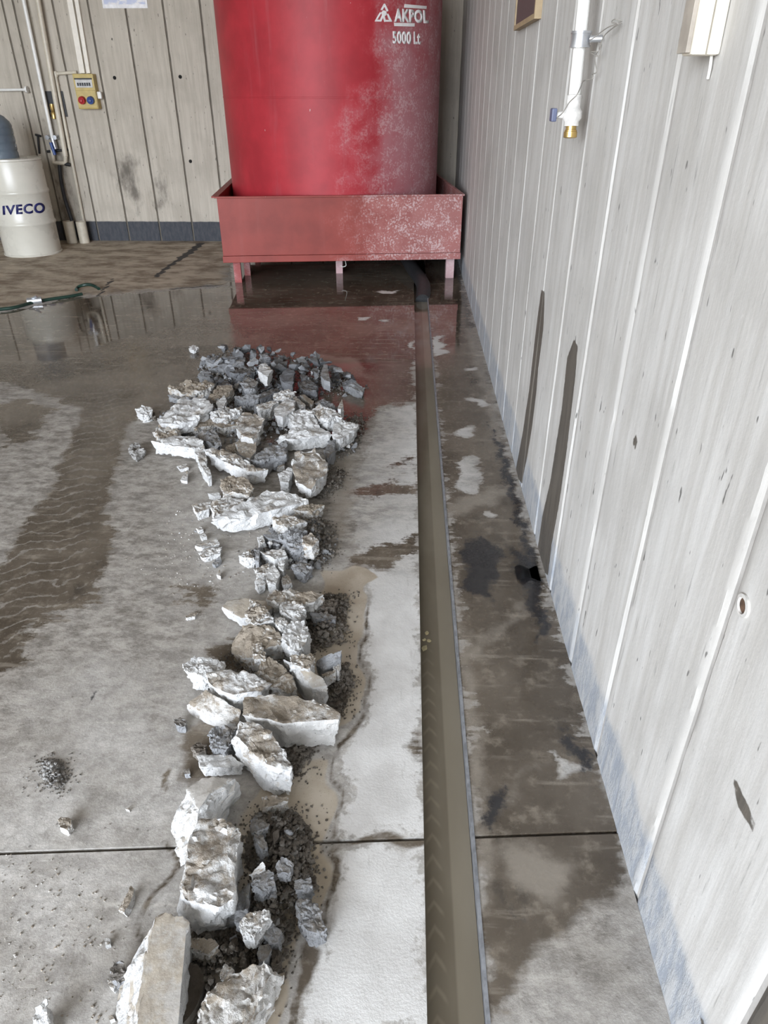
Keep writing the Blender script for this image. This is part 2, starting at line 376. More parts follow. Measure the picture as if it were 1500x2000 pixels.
FILM = [[(640,905),(690,860),(690,960),(665,1080),(650,1100)], [(884,1120),(905,1360),(932,1640),(945,1780),(950,1780),(968,1640),(948,1560),(935,1380),(912,1240)],
 [(870,985),(920,965),(985,948),(1012,962),(960,985),(900,1005),(872,1010)], [(890,1280),(960,1235),(1025,1180),(1030,1188),(970,1250),(905,1300)],
 [(940,1580),(1000,1530),(1045,1490),(1048,1496),(1005,1540),(945,1595)], [(950,1650),(1060,1640),(1140,1700),(1080,1760),(980,1720)], [(905,640),(935,640),(985,860),(970,870)], [(600,690),(700,700),(720,740),(650,735)]]
STAIN = [Z(q, 700, 450, .35) for q in ([(715,1060),(740,1070),(790,1190),(830,1400),(800,1420),(770,1250)], [(950,1890),(1028,1885),(1015,1930),(970,1960),(925,1945)], [(860,1760),(920,1800),(960,1900),(930,1960),(870,1850)])]
STAIN += [[(958,838),(985,870),(1045,1080),(1064,1118),(1040,1130),(1000,1000)], [(985,1060),(1050,1100),(1058,1140),(1078,1250),(1050,1240),(1010,1130)], [(1095,1395),(1140,1450),(1165,1510),(1130,1515),(1100,1450)], [(900,1060),(940,1040),(985,1080),(960,1180),(905,1150)], [(940,1545),(985,1530),(990,1580),(965,1615),(940,1610)], [(1000,1790),(1025,1785),(1030,1805),(1010,1815)], [(1090,1420),(1120,1440),(1135,1490),(1110,1480)]]
STLINE = [([(392,476),(372,492),(352,505)], .05), ([(360,500),(330,520),(305,540)], .032), ([(1040,1130),(1035,1180)], .006), ([(1048,1235),(1058,1270)], .006), ([(1000,1010),(1020,1060),(1035,1120)], .006),
 ([(165,1385),(180,1345)], .006), ([(190,580),(220,545)], .02), ([(330,565),(440,556)], .02), ([(895,560),(893,600),(896,640)], .008)]
PUD = [[(-120,640),(0,600),(120,582),(240,573),(445,560),(455,505),(900,505),(915,590),(900,690),(845,690),(812,720),(640,720),(590,660),(400,620),(340,640),(250,660),(130,700),(-120,720)]]
TREAD = [[(150,760),(300,740),(250,830),(210,1000),(190,1130),(90,1230),(-60,1400),(-60,1100),(60,980),(140,800)],
 [(60,1240),(180,1090),(230,1180),(190,1330),(80,1480),(-40,1680),(-60,1380)]]
DAMP = [[(-200,690),(450,690),(420,900),(390,1000),(450,1200),(380,1420),(300,1480),(190,1350),(100,1480),(-200,1600)], [(330,690),(720,690),(820,800),(820,1120),(640,1120),(380,1000)], [(860,600),(960,740),(1165,1475),(1300,2010),(930,2010)]]
LOOSE_TIGHT = [[(140,760),(330,720),(250,830),(205,1010),(215,1090),(60,1200),(30,1060),(100,940)], [(900,1500),(1260,1500),(1260,2010),(900,2010)], [(560,1100),(830,1100),(830,2010),(200,2010),(200,1600)], [(350,1390),(490,1390),(490,1550),(340,1550)]]

def floor_attrs(me):
    n = len(me.vertices); co = np.empty(n * 3); me.vertices.foreach_get('co', co); P = co.reshape(-1, 3)[:, :2].copy()
    P += np.stack([.012 * np.sin(P[:, 1] * 31 + 2 * np.sin(P[:, 0] * 17)), .012 * np.sin(P[:, 0] * 37 + 2 * np.cos(P[:, 1] * 13))], 1)
    def union(polys, lines=(), sc=.08):
        v = np.full(n, -1.0)
        for q in polys: v = np.maximum(v, np.clip(sd_poly(P, fpoly(q)) / sc, -1, 1))
        for q, w in lines: v = np.maximum(v, np.clip(sd_line(P, fpoly(q), w) / sc * 3, -1, 1))
        return v
    dist = np.clip(P[:, 1] / 3.0, .35, 2.2)
    wet = union(WET, WLINE, .10); dryp = union(DRYP, sc=.04)
    wet = np.minimum(wet, -dryp)
    A = dict(wet=wet, clean=union(CLEAN, sc=.09), slurry=union(SLUR, sc=.05), brown=union(BROWN, sc=.35), stain=union(STAIN, STLINE, .05),
             puddle=union(PUD, sc=.25), tread=union(TREAD, sc=.25), film=union(FILM, sc=.05))
    tight = union(LOOSE_TIGHT, sc=.1); A['loose'] = np.clip(.75 - .48 * tight, .34, 1.15); A['damp'] = union(DAMP, sc=.3)
    for k, v in A.items():
        a = me.attributes.new(k, 'FLOAT', 'POINT'); a.data.foreach_set('value', v.astype(np.float32))

def lines(*segs):
    out = []
    for a, b, s in segs:
        k = max(1, int(round((b - a) / s))); out += [a + (b - a) * i / k for i in range(k)]
    out.append(segs[-1][1]); return out
def slab(name, xs, ys, warp, mat, parent, th=.15, top=0.0):
    nx, ny = len(xs), len(ys)
    V = [(x, warp(x, y, j, ny), top) for j, y in enumerate(ys) for x in xs]
    Fc = [(j * nx + i, j * nx + i + 1, (j + 1) * nx + i + 1, (j + 1) * nx + i) for j in range(ny - 1) for i in range(nx - 1)]
    per = list(range(nx)) + [j * nx + nx - 1 for j in range(1, ny)] + [(ny - 1) * nx + i for i in range(nx - 2, -1, -1)] + [j * nx for j in range(ny - 2, 0, -1)]
    b0 = len(V); V += [(V[i][0], V[i][1], top - th) for i in per]; k = len(per)
    Fc += [(per[i], b0 + i, b0 + (i + 1) % k, per[(i + 1) % k]) for i in range(k)]
    me = bpy.data.meshes.new(name); me.from_pydata(V, [], Fc); me.update()
    bm = bmesh.new(); bm.from_mesh(me); bmesh.ops.recalc_face_normals(bm, faces=bm.faces)
    up = sum(1 for f in bm.faces if f.normal.z > .9) > sum(1 for f in bm.faces if f.normal.z < -.9)
    if not up: bmesh.ops.reverse_faces(bm, faces=bm.faces)
    bm.to_mesh(me); bm.free()
    floor_attrs(me); me.materials.append(mat)
    return link(bpy.data.objects.new(name, me), parent)

# ================================================================== SETTING
m_sub = simple('sub_base', (.07, .06, .05), .9)
m_joint = simple('joint_dirt', (.085, .072, .058), .9); m_joint_l = simple('joint_sand', (.30, .26, .21), .85)
floor = tag(mesh_obj('floor', box((ROOM_L, FRONT - 3, -.20), (XW + .2, YB + .2, -.15)), m_sub), kind='structure', label='wet and dry grey concrete floor cast in large slabs')
J1, J2 = 1.081, 4.83; SK = .07
w1 = lambda x, y, j, ny: y + SK * (x - .06) * max(0, 1 - abs(y - J1) / .5)
xl_near = lines((ROOM_L, -3, .5), (-3, -1.35, .05), (-1.35, TXL, .0125))
yn1 = lines((FRONT - 3, .3, .8), (.3, .6, .05), (.6, J1 - .005, .0125)); ym1 = lines((J1 + .005, 2.7, .0125), (2.7, J2 - .003, .022))
xl_far = lines((ROOM_L, -5, .3), (-5, TXL, .035)); yf = lines((J2 + .003, YB, .032))
xr = lines((TXR, XW, .0125))
slab('floor_slab', xl_near, yn1, w1, M['floor'], floor); slab('floor_slab', xl_near, ym1, w1, M['floor'], floor)
slab('floor_slab', xl_far, yf, w1, M['floor'], floor)
slab('floor_slab', xr, yn1, w1, M['floor'], floor); slab('floor_slab', xr, ym1, w1, M['floor'], floor); slab('floor_slab', xr, yf, w1, M['floor'], floor)
def jointstrip(y, w, z, mat, sk):
    bm = bmesh.new()
    for a, b in ((ROOM_L, TXL), (TXR, XW)):
        vs = [bm.verts.new((x, yy + sk * (x - .06), z)) for x, yy in ((a, y - w), (b, y - w), (b, y + w), (a, y + w))]; bm.faces.new(vs)
    mesh_obj('floor_joint', bm, mat, floor)
jointstrip(J1, .006, -.010, m_joint, SK); jointstrip(J2, .006, -.0015, m_joint_l, 0)
# trench channel with rail
bm = bmesh.new(); bx(bm, (TXL - .03, FRONT - 3, -.16), (TXR + .03, YB - .3, -.13))
mesh_obj('trench_bed', bm, m_sub, floor)
m_rail = simple('worn_steel_edge', (.27, .28, .30), .5, .35, .25, 40, .2)
bm = bmesh.new(); ys = lines((FRONT, 7.4, .09))
L = [[bm.verts.new((x + .0012 * noise.noise(Vector((0, y * 6, s))), y, z)) for y in ys] for s, (x, z) in enumerate(((TXR - .001, -.12), (TXR - .001, .003), (TXR + .0065, .003), (TXR + .0065, -.005)))]
for a, b in zip(L, L[1:]):
    for i in range(len(ys) - 1): bm.faces.new((a[i], a[i + 1], b[i + 1], b[i]))
bmesh.ops.recalc_face_normals(bm, faces=bm.faces)
tag(mesh_obj('trench_edge_rail', bm, m_rail, floor), label='thin worn steel edge along the trench')

# ---- walls: recessed backing plus one raised panel between every two grooves
def stain_attrs(me, ax, polys, grime_shade):
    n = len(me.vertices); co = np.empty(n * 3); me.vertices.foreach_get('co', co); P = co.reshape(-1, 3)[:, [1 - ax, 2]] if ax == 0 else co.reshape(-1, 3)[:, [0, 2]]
    for nm, pl, sc in (('stain', polys, .03), ('grime_shade', grime_shade, .25)):
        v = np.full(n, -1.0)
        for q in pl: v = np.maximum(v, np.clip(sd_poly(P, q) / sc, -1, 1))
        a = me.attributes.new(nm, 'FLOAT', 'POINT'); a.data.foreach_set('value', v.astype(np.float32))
def panel_mesh(name, ax, plane, a, b, z0, z1, gap_a, gap_b, depth, step_a, step_z, seed, rough):
    """board panel facing -X (ax 0) or -Y (ax 1); a..b along the wall, bevelled to the groove bottom"""
    us = [a - gap_a, a] + lines((a, b, step_a))[1:-1] + [b, b + gap_b]
    zs = lines((z0, 1.25, .016), (1.25, z1, .08)) if step_z == 0 else lines((z0, z1, step_z)); V = []
    for zi in zs:
        for k, u in enumerate(us):
            edge = k in (0, len(us) - 1); near = k in (1, len(us) - 2)
            d = depth if edge else 0.0
            w = noise.noise(Vector((u * 7 + seed, zi * 2.2, seed))) * rough + noise.noise(Vector((u * 30, zi * 7, seed))) * rough * .4
            if near: u += noise.noise(Vector((zi * 9, seed, k))) * .003 + noise.noise(Vector((zi * 34, seed, k))) * .0016
            V.append((plane + d + (0 if edge else w), u, zi) if ax == 0 else (u, plane + d + (0 if edge else w), zi))
    n = len(us)
    Fc = [(j * n + i, j * n + i + 1, (j + 1) * n + i + 1, (j + 1) * n + i) for j in range(len(zs) - 1) for i in range(n - 1)]
    if ax == 0: Fc = [f[::-1] for f in Fc]
    me = bpy.data.meshes.new(name); me.from_pydata(V, [], Fc); me.update(); return me
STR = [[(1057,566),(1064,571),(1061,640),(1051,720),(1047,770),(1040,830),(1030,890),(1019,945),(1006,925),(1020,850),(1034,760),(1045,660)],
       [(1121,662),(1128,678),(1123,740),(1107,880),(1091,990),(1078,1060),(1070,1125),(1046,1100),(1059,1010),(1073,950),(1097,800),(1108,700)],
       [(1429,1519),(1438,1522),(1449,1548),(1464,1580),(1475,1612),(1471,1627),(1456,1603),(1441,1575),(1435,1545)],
       [(1238,850),(1244,848),(1246,862),(1241,878),(1237,868)], [(1366,1970),(1374,1985),(1378,2010),(1371,2010)], [(1215,28),(1221,30),(1217,48),(1210,52)], [(1500,1898),(1444,2003),(1440,2030),(1620,2030),(1620,1830)]]  # last outline: plain dark patch low at the near end of the wall
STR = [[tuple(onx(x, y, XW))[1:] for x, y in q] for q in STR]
GR = [FRONT - .2, -5.2, -4.8, -4.4, -4.0, -3.6, -3.3, -3.0, -2.6, -2.2, -1.8, -1.4, -1.02, -.63, -.24, .16, .556, .950, 1.36, 1.722, 2.108, 2.494, 2.90, 3.27, 3.68, 4.08, 4.50, 4.89, 5.28, 5.68, 6.08, 6.48, 6.88, 7.28, 7.68, 8.08, 8.48, 8.88, YB + .01]
wr = tag(mesh_obj('wall_right', box((XW + .0052, FRONT - .2, -.15), (XW + .25, YB + .25, CEIL)), simple('groove_concrete', (.43, .41, .385), .9, 0, .1, 30, .3)), kind='structure', label='pale board-marked concrete wall with vertical grooves')
for i, (a, b) in enumerate(zip(GR, GR[1:])):
    g = .014 if a < 2 else .009
    sa = .0125 if .1 < a < 3.2 else .06
    me = panel_mesh('wall_panel', 0, XW, a + g + .003, b - g - .003, -.01, CEIL if a > 3 else CEIL, g * .85, g * .85, .005, sa, 0 if .1 < a < 3.2 else .1, i * 3.7, .0018 if a < 3.5 else .001)
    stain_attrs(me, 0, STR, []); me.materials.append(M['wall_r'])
    for f in me.polygons: f.use_smooth = True
    me.set_sharp_from_angle(angle=math.radians(24))
    link(bpy.data.objects.new('wall_panel', me), wr)
GB = [ROOM_L, -6.9, -6.5, -6.1, -5.7, -5.31, -4.91, -4.42, -4.30, -3.868, -3.484, -3.084, -2.673, -2.27, -1.87, -1.47, -1.07, -.67, -.27, .13, XW + .01]
gp = [[(100,300),(128,300),(140,370),(152,440),(150,474),(112,474),(108,420)], [(90,200),(104,200),(125,300),(100,300)], [(215,300),(270,310),(285,400),(255,415),(235,380)], [(300,350),(330,350),(325,400),(305,410)]]  # dirt patches; around the drum its shadow is painted in as well
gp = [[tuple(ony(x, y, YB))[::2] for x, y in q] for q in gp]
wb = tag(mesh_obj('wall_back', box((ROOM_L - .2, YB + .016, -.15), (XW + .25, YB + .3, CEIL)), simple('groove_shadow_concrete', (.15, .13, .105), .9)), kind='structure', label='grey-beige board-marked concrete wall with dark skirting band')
for i, (a, b) in enumerate(zip(GB, GB[1:])):
    me = panel_mesh('wall_panel', 1, YB, a + .011, b - .011, -.01, CEIL, .002, .002, .018, .08, .08, 50 + i * 2.3, .003)
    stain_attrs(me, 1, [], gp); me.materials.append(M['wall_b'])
    for f in me.polygons: f.use_smooth = True
    me.set_sharp_from_angle(angle=math.radians(30))
    link(bpy.data.objects.new('wall_panel', me), wb)
m_hole = simple('hole_dark', (.012, .011, .010), .95)
for x, y in ((224, 152), (352, 150), (372, 315), (108, 151)):
    p = ony(x, y, YB); bm = bmesh.new(); tube(bm, [(p.x, YB - .0045, p.z), (p.x, YB + .02, p.z)], .019, 12); mesh_obj('tie_hole', bm, m_hole, wb)
m_plain = simple('plain_concrete', (.40, .37, .33), .9)
bm = bmesh.new(); bx(bm, (ROOM_L - .2, FRONT - .2, -.15), (ROOM_L, ADDED_GATE[0], CEIL)); bx(bm, (ROOM_L - .2, ADDED_GATE[1], -.15), (ROOM_L, YB + .25, CEIL)); bx(bm, (ROOM_L - .2, ADDED_GATE[0], ADDED_GATE[2]), (ROOM_L, ADDED_GATE[1], CEIL))
tag(mesh_obj('wall_left', bm, m_plain), kind='structure', label='far side wall of the hall')
bm = bmesh.new(); bx(bm, (ROOM_L, FRONT - .2, -.15), (DOOR[0], FRONT, CEIL)); bx(bm, (DOOR[1], FRONT - .2, -.15), (XW + .012, FRONT, CEIL)); bx(bm, (DOOR[0], FRONT - .2, DOOR[2]), (DOOR[1], FRONT, CEIL))
tag(mesh_obj('wall_front', bm, m_plain), kind='structure', label='hall wall with the open gateway behind the viewer')
tag(mesh_obj('ceiling', box((ROOM_L - .2, FRONT - .2, CEIL), (XW + .25, YB + .3, CEIL + .2)), m_plain), kind='structure', label='hall ceiling')

# ================================================================== WATER IN THE TRENCH
def mat_water():
    n = NT('murky_water'); p = n.pos(); q = n.sep(p)
    f = n.noise(n.map(p, (1, .35, 1)), 6, 4); g = n.noise(p, 60, 3)
    c = n.mix(n.step(f, .3, .7), (.132, .112, .082), (.175, .152, .116))
    # silt ripples left by the cutting blade show through on one side
    rip = n.math('PINGPONG', n.math('ADD', n.math('MULTIPLY', q[1], 17.0), n.math('ADD', n.math('MULTIPLY', n.math('ABSOLUTE', n.math('SUBTRACT', q[0], .085)), 22), n.math('MULTIPLY', f, 1.2))), .5)
    side = n.math('MULTIPLY', n.step(q[0], .065, .072), n.step(q[0], .10, .112, 1, 0))
    side = n.math('MULTIPLY', side, n.step(q[1], 2.0, 1.5))
    c = n.mix(n.math('MULTIPLY', n.math('MULTIPLY', n.step(rip, .30, .5), side), .28), c, (.30, .255, .19))
    c = n.mix(n.math('MULTIPLY', n.step(q[0], .125, .132), .35), c, (.30, .265, .205))  # lighter right band: reflection of the pale wall painted into the water colour
    n.bump(n.noise(n.map(p, (1, .3, 1)), 14, 2), .012, .01)
    return n.done(c, .06, 0, IOR=1.33)
bm = bmesh.new(); ys = lines((FRONT - 2.9, 7.5, .25))
a = [bm.verts.new((TXL + .001, y, -.034)) for y in ys]; b = [bm.verts.new((TXR - .002, y, -.034)) for y in ys]
c = [bm.verts.new((TXL + .001, y, -.12)) for y in ys]; d = [bm.verts.new((TXR - .002, y, -.12)) for y in ys]
for i in range(len(ys) - 1):
    bm.faces.new((a[i], b[i], b[i + 1], a[i + 1])); bm.faces.new((c[i], c[i + 1], d[i + 1], d[i]))
    bm.faces.new((a[i], a[i + 1], c[i + 1], c[i])); bm.faces.new((b[i], d[i], d[i + 1], b[i + 1]))
bm.faces.new((a[0], c[0], d[0], b[0])); bm.faces.new((a[-1], b[-1], d[-1], c[-1]))
bmesh.ops.recalc_face_normals(bm, faces=bm.faces)
tag(mesh_obj('trench_water', bm, mat_water()), 'murky brown water standing in the long narrow floor trench', 'water')

# ================================================================== RED TANK ON ITS TRAY
TC, TR = (-.772, 8.012), 1.055
def mat_red(name, base, dust, x0, x1, amt, speckle, vs=.22):
    n = NT(name); p = n.tc(); q = n.sep(p)
    ver = n.noise(n.map(p, (9, 9, .8)), 1.0, 5, .6); med = n.noise(p, 3, 5, .6); fine = n.noise(p, 55, 4, .7)
    c = n.mix(n.step(med, .3, .7), tuple(x * .85 for x in base), tuple(min(1, x * 1.15) for x in base))
    d = n.math('ADD', n.step(q[0], x0, x1), n.math('MULTIPLY', n.math('SUBTRACT', med, .5), 1.3))
    d = n.math('ADD', d, n.math('MULTIPLY', n.math('SUBTRACT', ver, .5), .3))
    d = n.math('SUBTRACT', d, n.math('MULTIPLY', n.step(q[2], .6, 2.6), .35))
    f = n.math('MULTIPLY', n.step(d, .25, .95), amt)
    c = n.mix(f, c, dust)
    c = n.mix(n.math('MULTIPLY', n.step(ver, .55, .75), vs), c, dust)
    sp = n.math('MULTIPLY', n.step(n.math('ADD', fine, n.math('MULTIPLY', n.noise(p, 7, 5, .7), .75)), .88, 1.0), n.step(d, .20, .8))
    c = n.mix(n.math('MULTIPLY', sp, speckle), c, (.62, .50, .49))
    c = n.mix(n.step(n.noise(n.map(p, (1, 1, .35)), 26, 3), .745, .77), c, (.60, .50, .48))
    n.bump(n.math('ADD', med, n.math('MULTIPLY', fine, .15)), .12, .02)
    return n.done(c, n.fmix(f, .50, .8), Specular_IOR_Level=.35)
m_tank = mat_red('red_painted_tank', (.38, .026, .036), (.36, .175, .19), -.25, 1.0, .85, .35)
m_tray = mat_red('red_oxide_tray', (.255, .044, .033), (.42, .23, .22), .6, 2.2, .5, .62, .04)
m_letw = simple('white_stencil_paint', (.80, .78, .77), .6, 0, .08)
tank = tag(empty('tank', (TC[0], TC[1], .31)), 'tall red cylindrical plastic tank standing in the steel tray', 'tank')
pf = [(TR - .03, 0), (TR - .008, .02), (TR, .06)] + [(TR - .0 * k, .06 + k * .12) for k in range(1, 18)] + [(TR - .02, 2.17), (TR - .12, 2.27), (.6, 2.36), (.28, 2.40), (.27, 2.46), (.26, 2.47), (0.0, 2.48)]
mesh_obj('tank_body', lathe(pf, 96), m_tank, tank, 40)
for z in (1.245,):
    mesh_obj('weld_seam', lathe([(TR - .01, z - .012), (TR + .0025, z - .005), (TR + .0025, z + .005), (TR - .01, z + .012)], 96), m_tank, tank, 60)
mesh_obj('tank_lid', lathe([(.25, 2.47), (.31, 2.475), (.31, 2.52), (.29, 2.54), (0, 2.55)], 48), m_tank, tank, 40)

def text_mesh(s, offset=.02, space=1.05):
    cu = bpy.data.curves.new('letters', 'FONT'); cu.body = s; cu.offset = offset; cu.space_character = space; cu.resolution_u = 4; cu.fill_mode = 'FRONT'
    o = bpy.data.objects.new('letters', cu); COL.objects.link(o)
    dg = bpy.context.evaluated_depsgraph_get(); dg.update()
    me = bpy.data.meshes.new_from_object(o.evaluated_get(dg)); bpy.data.objects.remove(o); bpy.data.curves.remove(cu)
    return me
def wrap_letters(name, me_or_polys, quad, cyl, mat, parent, off=.004, label=None):
    """flat lettering laid on a drum surface; quad = pixel corners TL,TR,BR,BL"""
    bm = bmesh.new()
    if isinstance(me_or_polys, list):
        for pl in me_or_polys: bm.faces.new([bm.verts.new((x, y, 0)) for x, y in pl])
        lo, hi = (0, 0), (1, 1)
    else:
        bm.from_mesh(me_or_polys); xs = [v.co.x for v in bm.verts]; ys = [v.co.y for v in bm.verts]; lo, hi = (min(xs), min(ys)), (max(xs), max(ys))
    bmesh.ops.triangulate(bm, faces=bm.faces[:]); lim = (hi[0] - lo[0]) * .11
    for _ in range(5):
        es = [e for e in bm.edges if abs(e.verts[0].co.x - e.verts[1].co.x) > lim]
        if not es: break
        bmesh.ops.subdivide_edges(bm, edges=es, cuts=1); bmesh.ops.triangulate(bm, faces=[f for f in bm.faces if len(f.verts) > 3])
    c, r = cyl
    tl, tr, br, bl = [Vector(q) for q in quad]
    for v in bm.verts:
        u = (v.co.x - lo[0]) / (hi[0] - lo[0]); w = (v.co.y - lo[1]) / (hi[1] - lo[1])
        px = (bl * (1 - u) + br * u) * (1 - w) + (tl * (1 - u) + tr * u) * w
        p = oncyl(px.x, px.y, c, r); o = Vector((p.x - c[0], p.y - c[1], 0)).normalized(); v.co = p + o * off
    bmesh.ops.recalc_face_normals(bm, faces=bm.faces)
    ext = bmesh.ops.extrude_face_region(bm, geom=bm.faces[:])
    for v in [g for g in ext['geom'] if isinstance(g, bmesh.types.BMVert)]:
        o = Vector((v.co.x - c[0], v.co.y - c[1], 0)).normalized(); v.co -= o * (off + .002)
    bmesh.ops.recalc_face_normals(bm, faces=bm.faces)
    o = mesh_obj(name, bm, mat, None, loc=parent.location); o.parent = parent; o.location = (0, 0, 0)
    if parent.rotation_euler.z: o.matrix_parent_inverse = Matrix.Rotation(-parent.rotation_euler.z, 4, 'Z')
    if label: o['label'] = label
    return o
tcyl = (TC, TR)
wrap_letters('lettering', text_mesh('AKPOL', .045), [(770,16),(836,20),(837,46),(770,43)], tcyl, m_letw, tank, label='white stencilled AKPOL lettering')
wrap_letters('lettering_bar', [[(0,0),(1,0),(1,1),(0,1)]], [(790,8),(833,12),(832,17.5),(789,15)], tcyl, m_letw, tank)
wrap_letters('lettering_bar', [[(0,0),(1,0),(1,1),(0,1)]], [(769.5,44.5),(809.5,45.5),(809,52),(770,51)], tcyl, m_letw, tank)
wrap_letters('lettering', text_mesh('5000', .035), [(766,60.5),(803,61.5),(803,86.5),(767,85.5)], tcyl, m_letw, tank, label='white stencilled 5000 lettering')
wrap_letters('lettering', text_mesh('Lt', .03), [(808,61.5),(820,62),(821,87),(808,86.5)], tcyl, m_letw, tank, label='white stencilled Lt lettering')
LG = [[(.34,.66),(.53,1.0),(.60,1.0),(.80,.62),(.70,.56),(.56,.84),(.44,.62)], [(.0,.0),(.0,.03),(.30,.52),(.38,.48),(.14,.10),(.30,.10),(.42,.36),(.50,.30),(.38,.0)],
      [(.66,.0),(.60,.10),(.84,.10),(.70,.42),(.78,.46),(1.0,.06),(1.0,.0)],
      [(.42,.36),(.38,.52),(.50,.63),(.64,.60),(.70,.48),(.66,.36),(.58,.30),(.66,.0),(.56,-.02),(.50,.16),(.47,.30)]]
wrap_letters('logo', LG, [(732,6.5),(765,8),(765,42.5),(732,42)], tcyl, m_letw, tank, label='white triangular stencilled emblem')

# tray: local x along its front, local y to the back; the front-left corner is the root
A0 = Vector((-1.735, 6.83)); A1 = Vector((.50, 7.06)); TW = (A1 - A0).length; TANG = math.atan2(A1.y - A0.y, A1.x - A0.x); TD = 2.02
tray = tag(empty('drip_tray', (A0.x, A0.y, 0), TANG), 'rusty red steel drip tray on short legs under the red tank', 'tray')
ZB, ZT = .215, .775
def tpart(name, a, b, bev=.003): return mesh_obj(name, box(a, b, bev), m_tray_l, tray)
m_tray_l = m_tray
mesh_obj('front_panel', box((0, 0, ZB + .06), (TW, .008, ZT), .002), m_tray, tray)
mesh_obj('side_panel', box((0, .008, ZB + .06), (.008, TD, ZT), .002), m_tray, tray)
mesh_obj('side_panel', box((TW - .008, .008, ZB + .06), (TW, TD, ZT), .002), m_tray, tray)
mesh_obj('rear_panel', box((.008, TD - .008, ZB + .06), (TW - .008, TD, ZT), .002), m_tray, tray)
mesh_obj('tray_bottom', box((.008, .008, ZB + .062), (TW - .008, TD - .008, ZB + .092)), m_tray, tray)
bm = bmesh.new(); bx(bm, (-.02, -.022, ZT), (TW + .012, .012, ZT + .014), .003)
mesh_obj('rim', bm, m_tray, tray)
for x in (-.05, TW - .016):
    bm = bmesh.new(); vs = bx(bm, (x, .013, ZT), (x + .062 if x < 0 else x + .03, TD, ZT + .014), .003)
    mesh_obj('rim', bm, m_tray, tray)
mesh_obj('rim', box((.013, TD - .02, ZT), (TW - .017, TD + .01, ZT + .014), .003), m_tray, tray)
mesh_obj('base_rail', box((-.006, -.012, ZB), (TW + .004, .05, ZB + .058), .004), m_tray, tray)
mesh_obj('base_rail', box((0, TD - .06, ZB), (TW, TD, ZB + .058), .004), m_tray, tray)
for x in (0, TW - .05): mesh_obj('base_rail', box((x, .052, ZB), (x + .05, TD - .062, ZB + .058), .004), m_tray, tray)
m_leg = mat_red('dusty_red_leg', (.30, .06, .055), (.60, .42, .43), -1.0, 1.8, .85, .5)
Rt = Matrix.Rotation(-TANG, 2)
def tray_local(px, py):
    p = onz(px, py); return Rt @ (Vector((p.x, p.y)) - A0)
for px, py, w in ((466, 552, .034), (663, 534, .034), (878, 543, .040), (484, 538, .03)):
    q = tray_local(px, py); mesh_obj('leg', box((q.x - w, q.y, 0), (q.x + w, q.y + .05, ZB if q.y < .06 else ZB + .0)), m_leg, tray)
for lx, ly in ((.12, TD - .12), (TW / 2, TD - .12), (TW - .12, TD - .12)):
    mesh_obj('leg', box((lx - .03, ly, 0), (lx + .03, ly + .05, ZB)), m_leg, tray)
mesh_obj('cross_rail', box((.052, .40, ZB), (TW - .052, .46, ZB + .058), .004), m_tray, tray)
# white stub of wire under the tray
p = onz(672, 520, .12)
bm = bmesh.new(); tube(bm, smooth_path([(p.x, p.y, .214), (p.x + .02, p.y, .13), (p.x - .02, p.y, .115), (p.x - .03, p.y, .13)]), .004, 6)
tag(mesh_obj('bent_wire', bm, simple('pale_wire', (.6, .58, .54), .5)), 'short pale bent wire hanging below the tray', 'wire')
# black drain hose
m_blackr = simple('black_rubber', (.018, .019, .021), .55, 0, .4, 30, .3)
P = [onz(795, 506, .10), onz(806, 525, .065), onz(826, 556, .03)]
P = [Vector((P[0].x - .12, P[0].y + .7, .16))] + P + [Vector((.14, 6.42, -.03))]
bm = bmesh.new(); tube(bm, smooth_path(P), .066, 18)
tag(mesh_obj('drain_hose', bm, m_blackr, None, 50), 'thick black drain hose leading from under the tray into the trench', 'hose')

# ================================================================== DRUM AND JUG
DC, DR, DH = (-4.352, 8.405), .305, .985
m_drum = simple('cream_enamel', (.60, .575, .50), .28, 0, .05, 4)
m_navy = simple('navy_print', (.012, .014, .10), .5)
drum = tag(empty('steel_drum', (DC[0], DC[1], 0)), 'cream steel drum with two hoops and navy lettering by the back wall', 'drum')
def hoop(z): return [(DR, z - .028), (DR + .008, z - .014), (DR + .012, z), (DR + .008, z + .014), (DR, z + .028)]
mesh_obj('drum_body', lathe([(DR - .02, .012), (DR, .016), (DR, .05)] + hoop(.335) + hoop(.655) + [(DR, .96), (DR, .968), (DR - .012, .968), (DR - .014, .95), (0, .95)], 64), m_drum, drum, 35)
mesh_obj('chime', lathe([(DR - .004, 0), (DR + .006, 0), (DR + .008, .014), (DR + .001, .02), (DR - .004, .02)], 64), m_drum, drum, 35)
mesh_obj('chime', lathe([(DR - .006, .966), (DR + .001, .962), (DR + .008, .968), (DR + .007, .985), (DR - .004, .987)], 64), m_drum, drum, 35)
bm = lathe([(.03, .949), (.034, .962), (.02, .966), (0, .966)], 20); bmesh.ops.translate(bm, verts=bm.verts, vec=(.20, .02, 0))
mesh_obj('bung', bm, m_drum, drum, 40)
wrap_letters('lettering', text_mesh('IVECO', .036, 1.12), [(5,402),(87,395),(88,416),(6,420)], (DC, DR), m_navy, drum, .003, label='navy blue IVECO lettering')
m_jug = simple('blue_grey_plastic', (.115, .145, .175), .22, 0, .12, 6)
jp = ony(4, 309, 8.36); jug = tag(empty('water_jug', (jp.x, 8.36, .951)), 'blue-grey water jug with white label standing on the cream drum', 'jug')
JR = .175
prof = [(JR - .03, 0), (JR - .004, .01), (JR, .03)]
for k in range(4): prof += [(JR, .05 + k * .075), (JR, .085 + k * .075), (JR - .005, .094 + k * .075), (JR - .005, .106 + k * .075), (JR, .115 + k * .075)]
prof = [p for p in prof if p[1] < .33] + [(JR, .34), (JR - .015, .38), (JR - .06, .43), (.05, .465), (.03, .475), (.03, .515)]
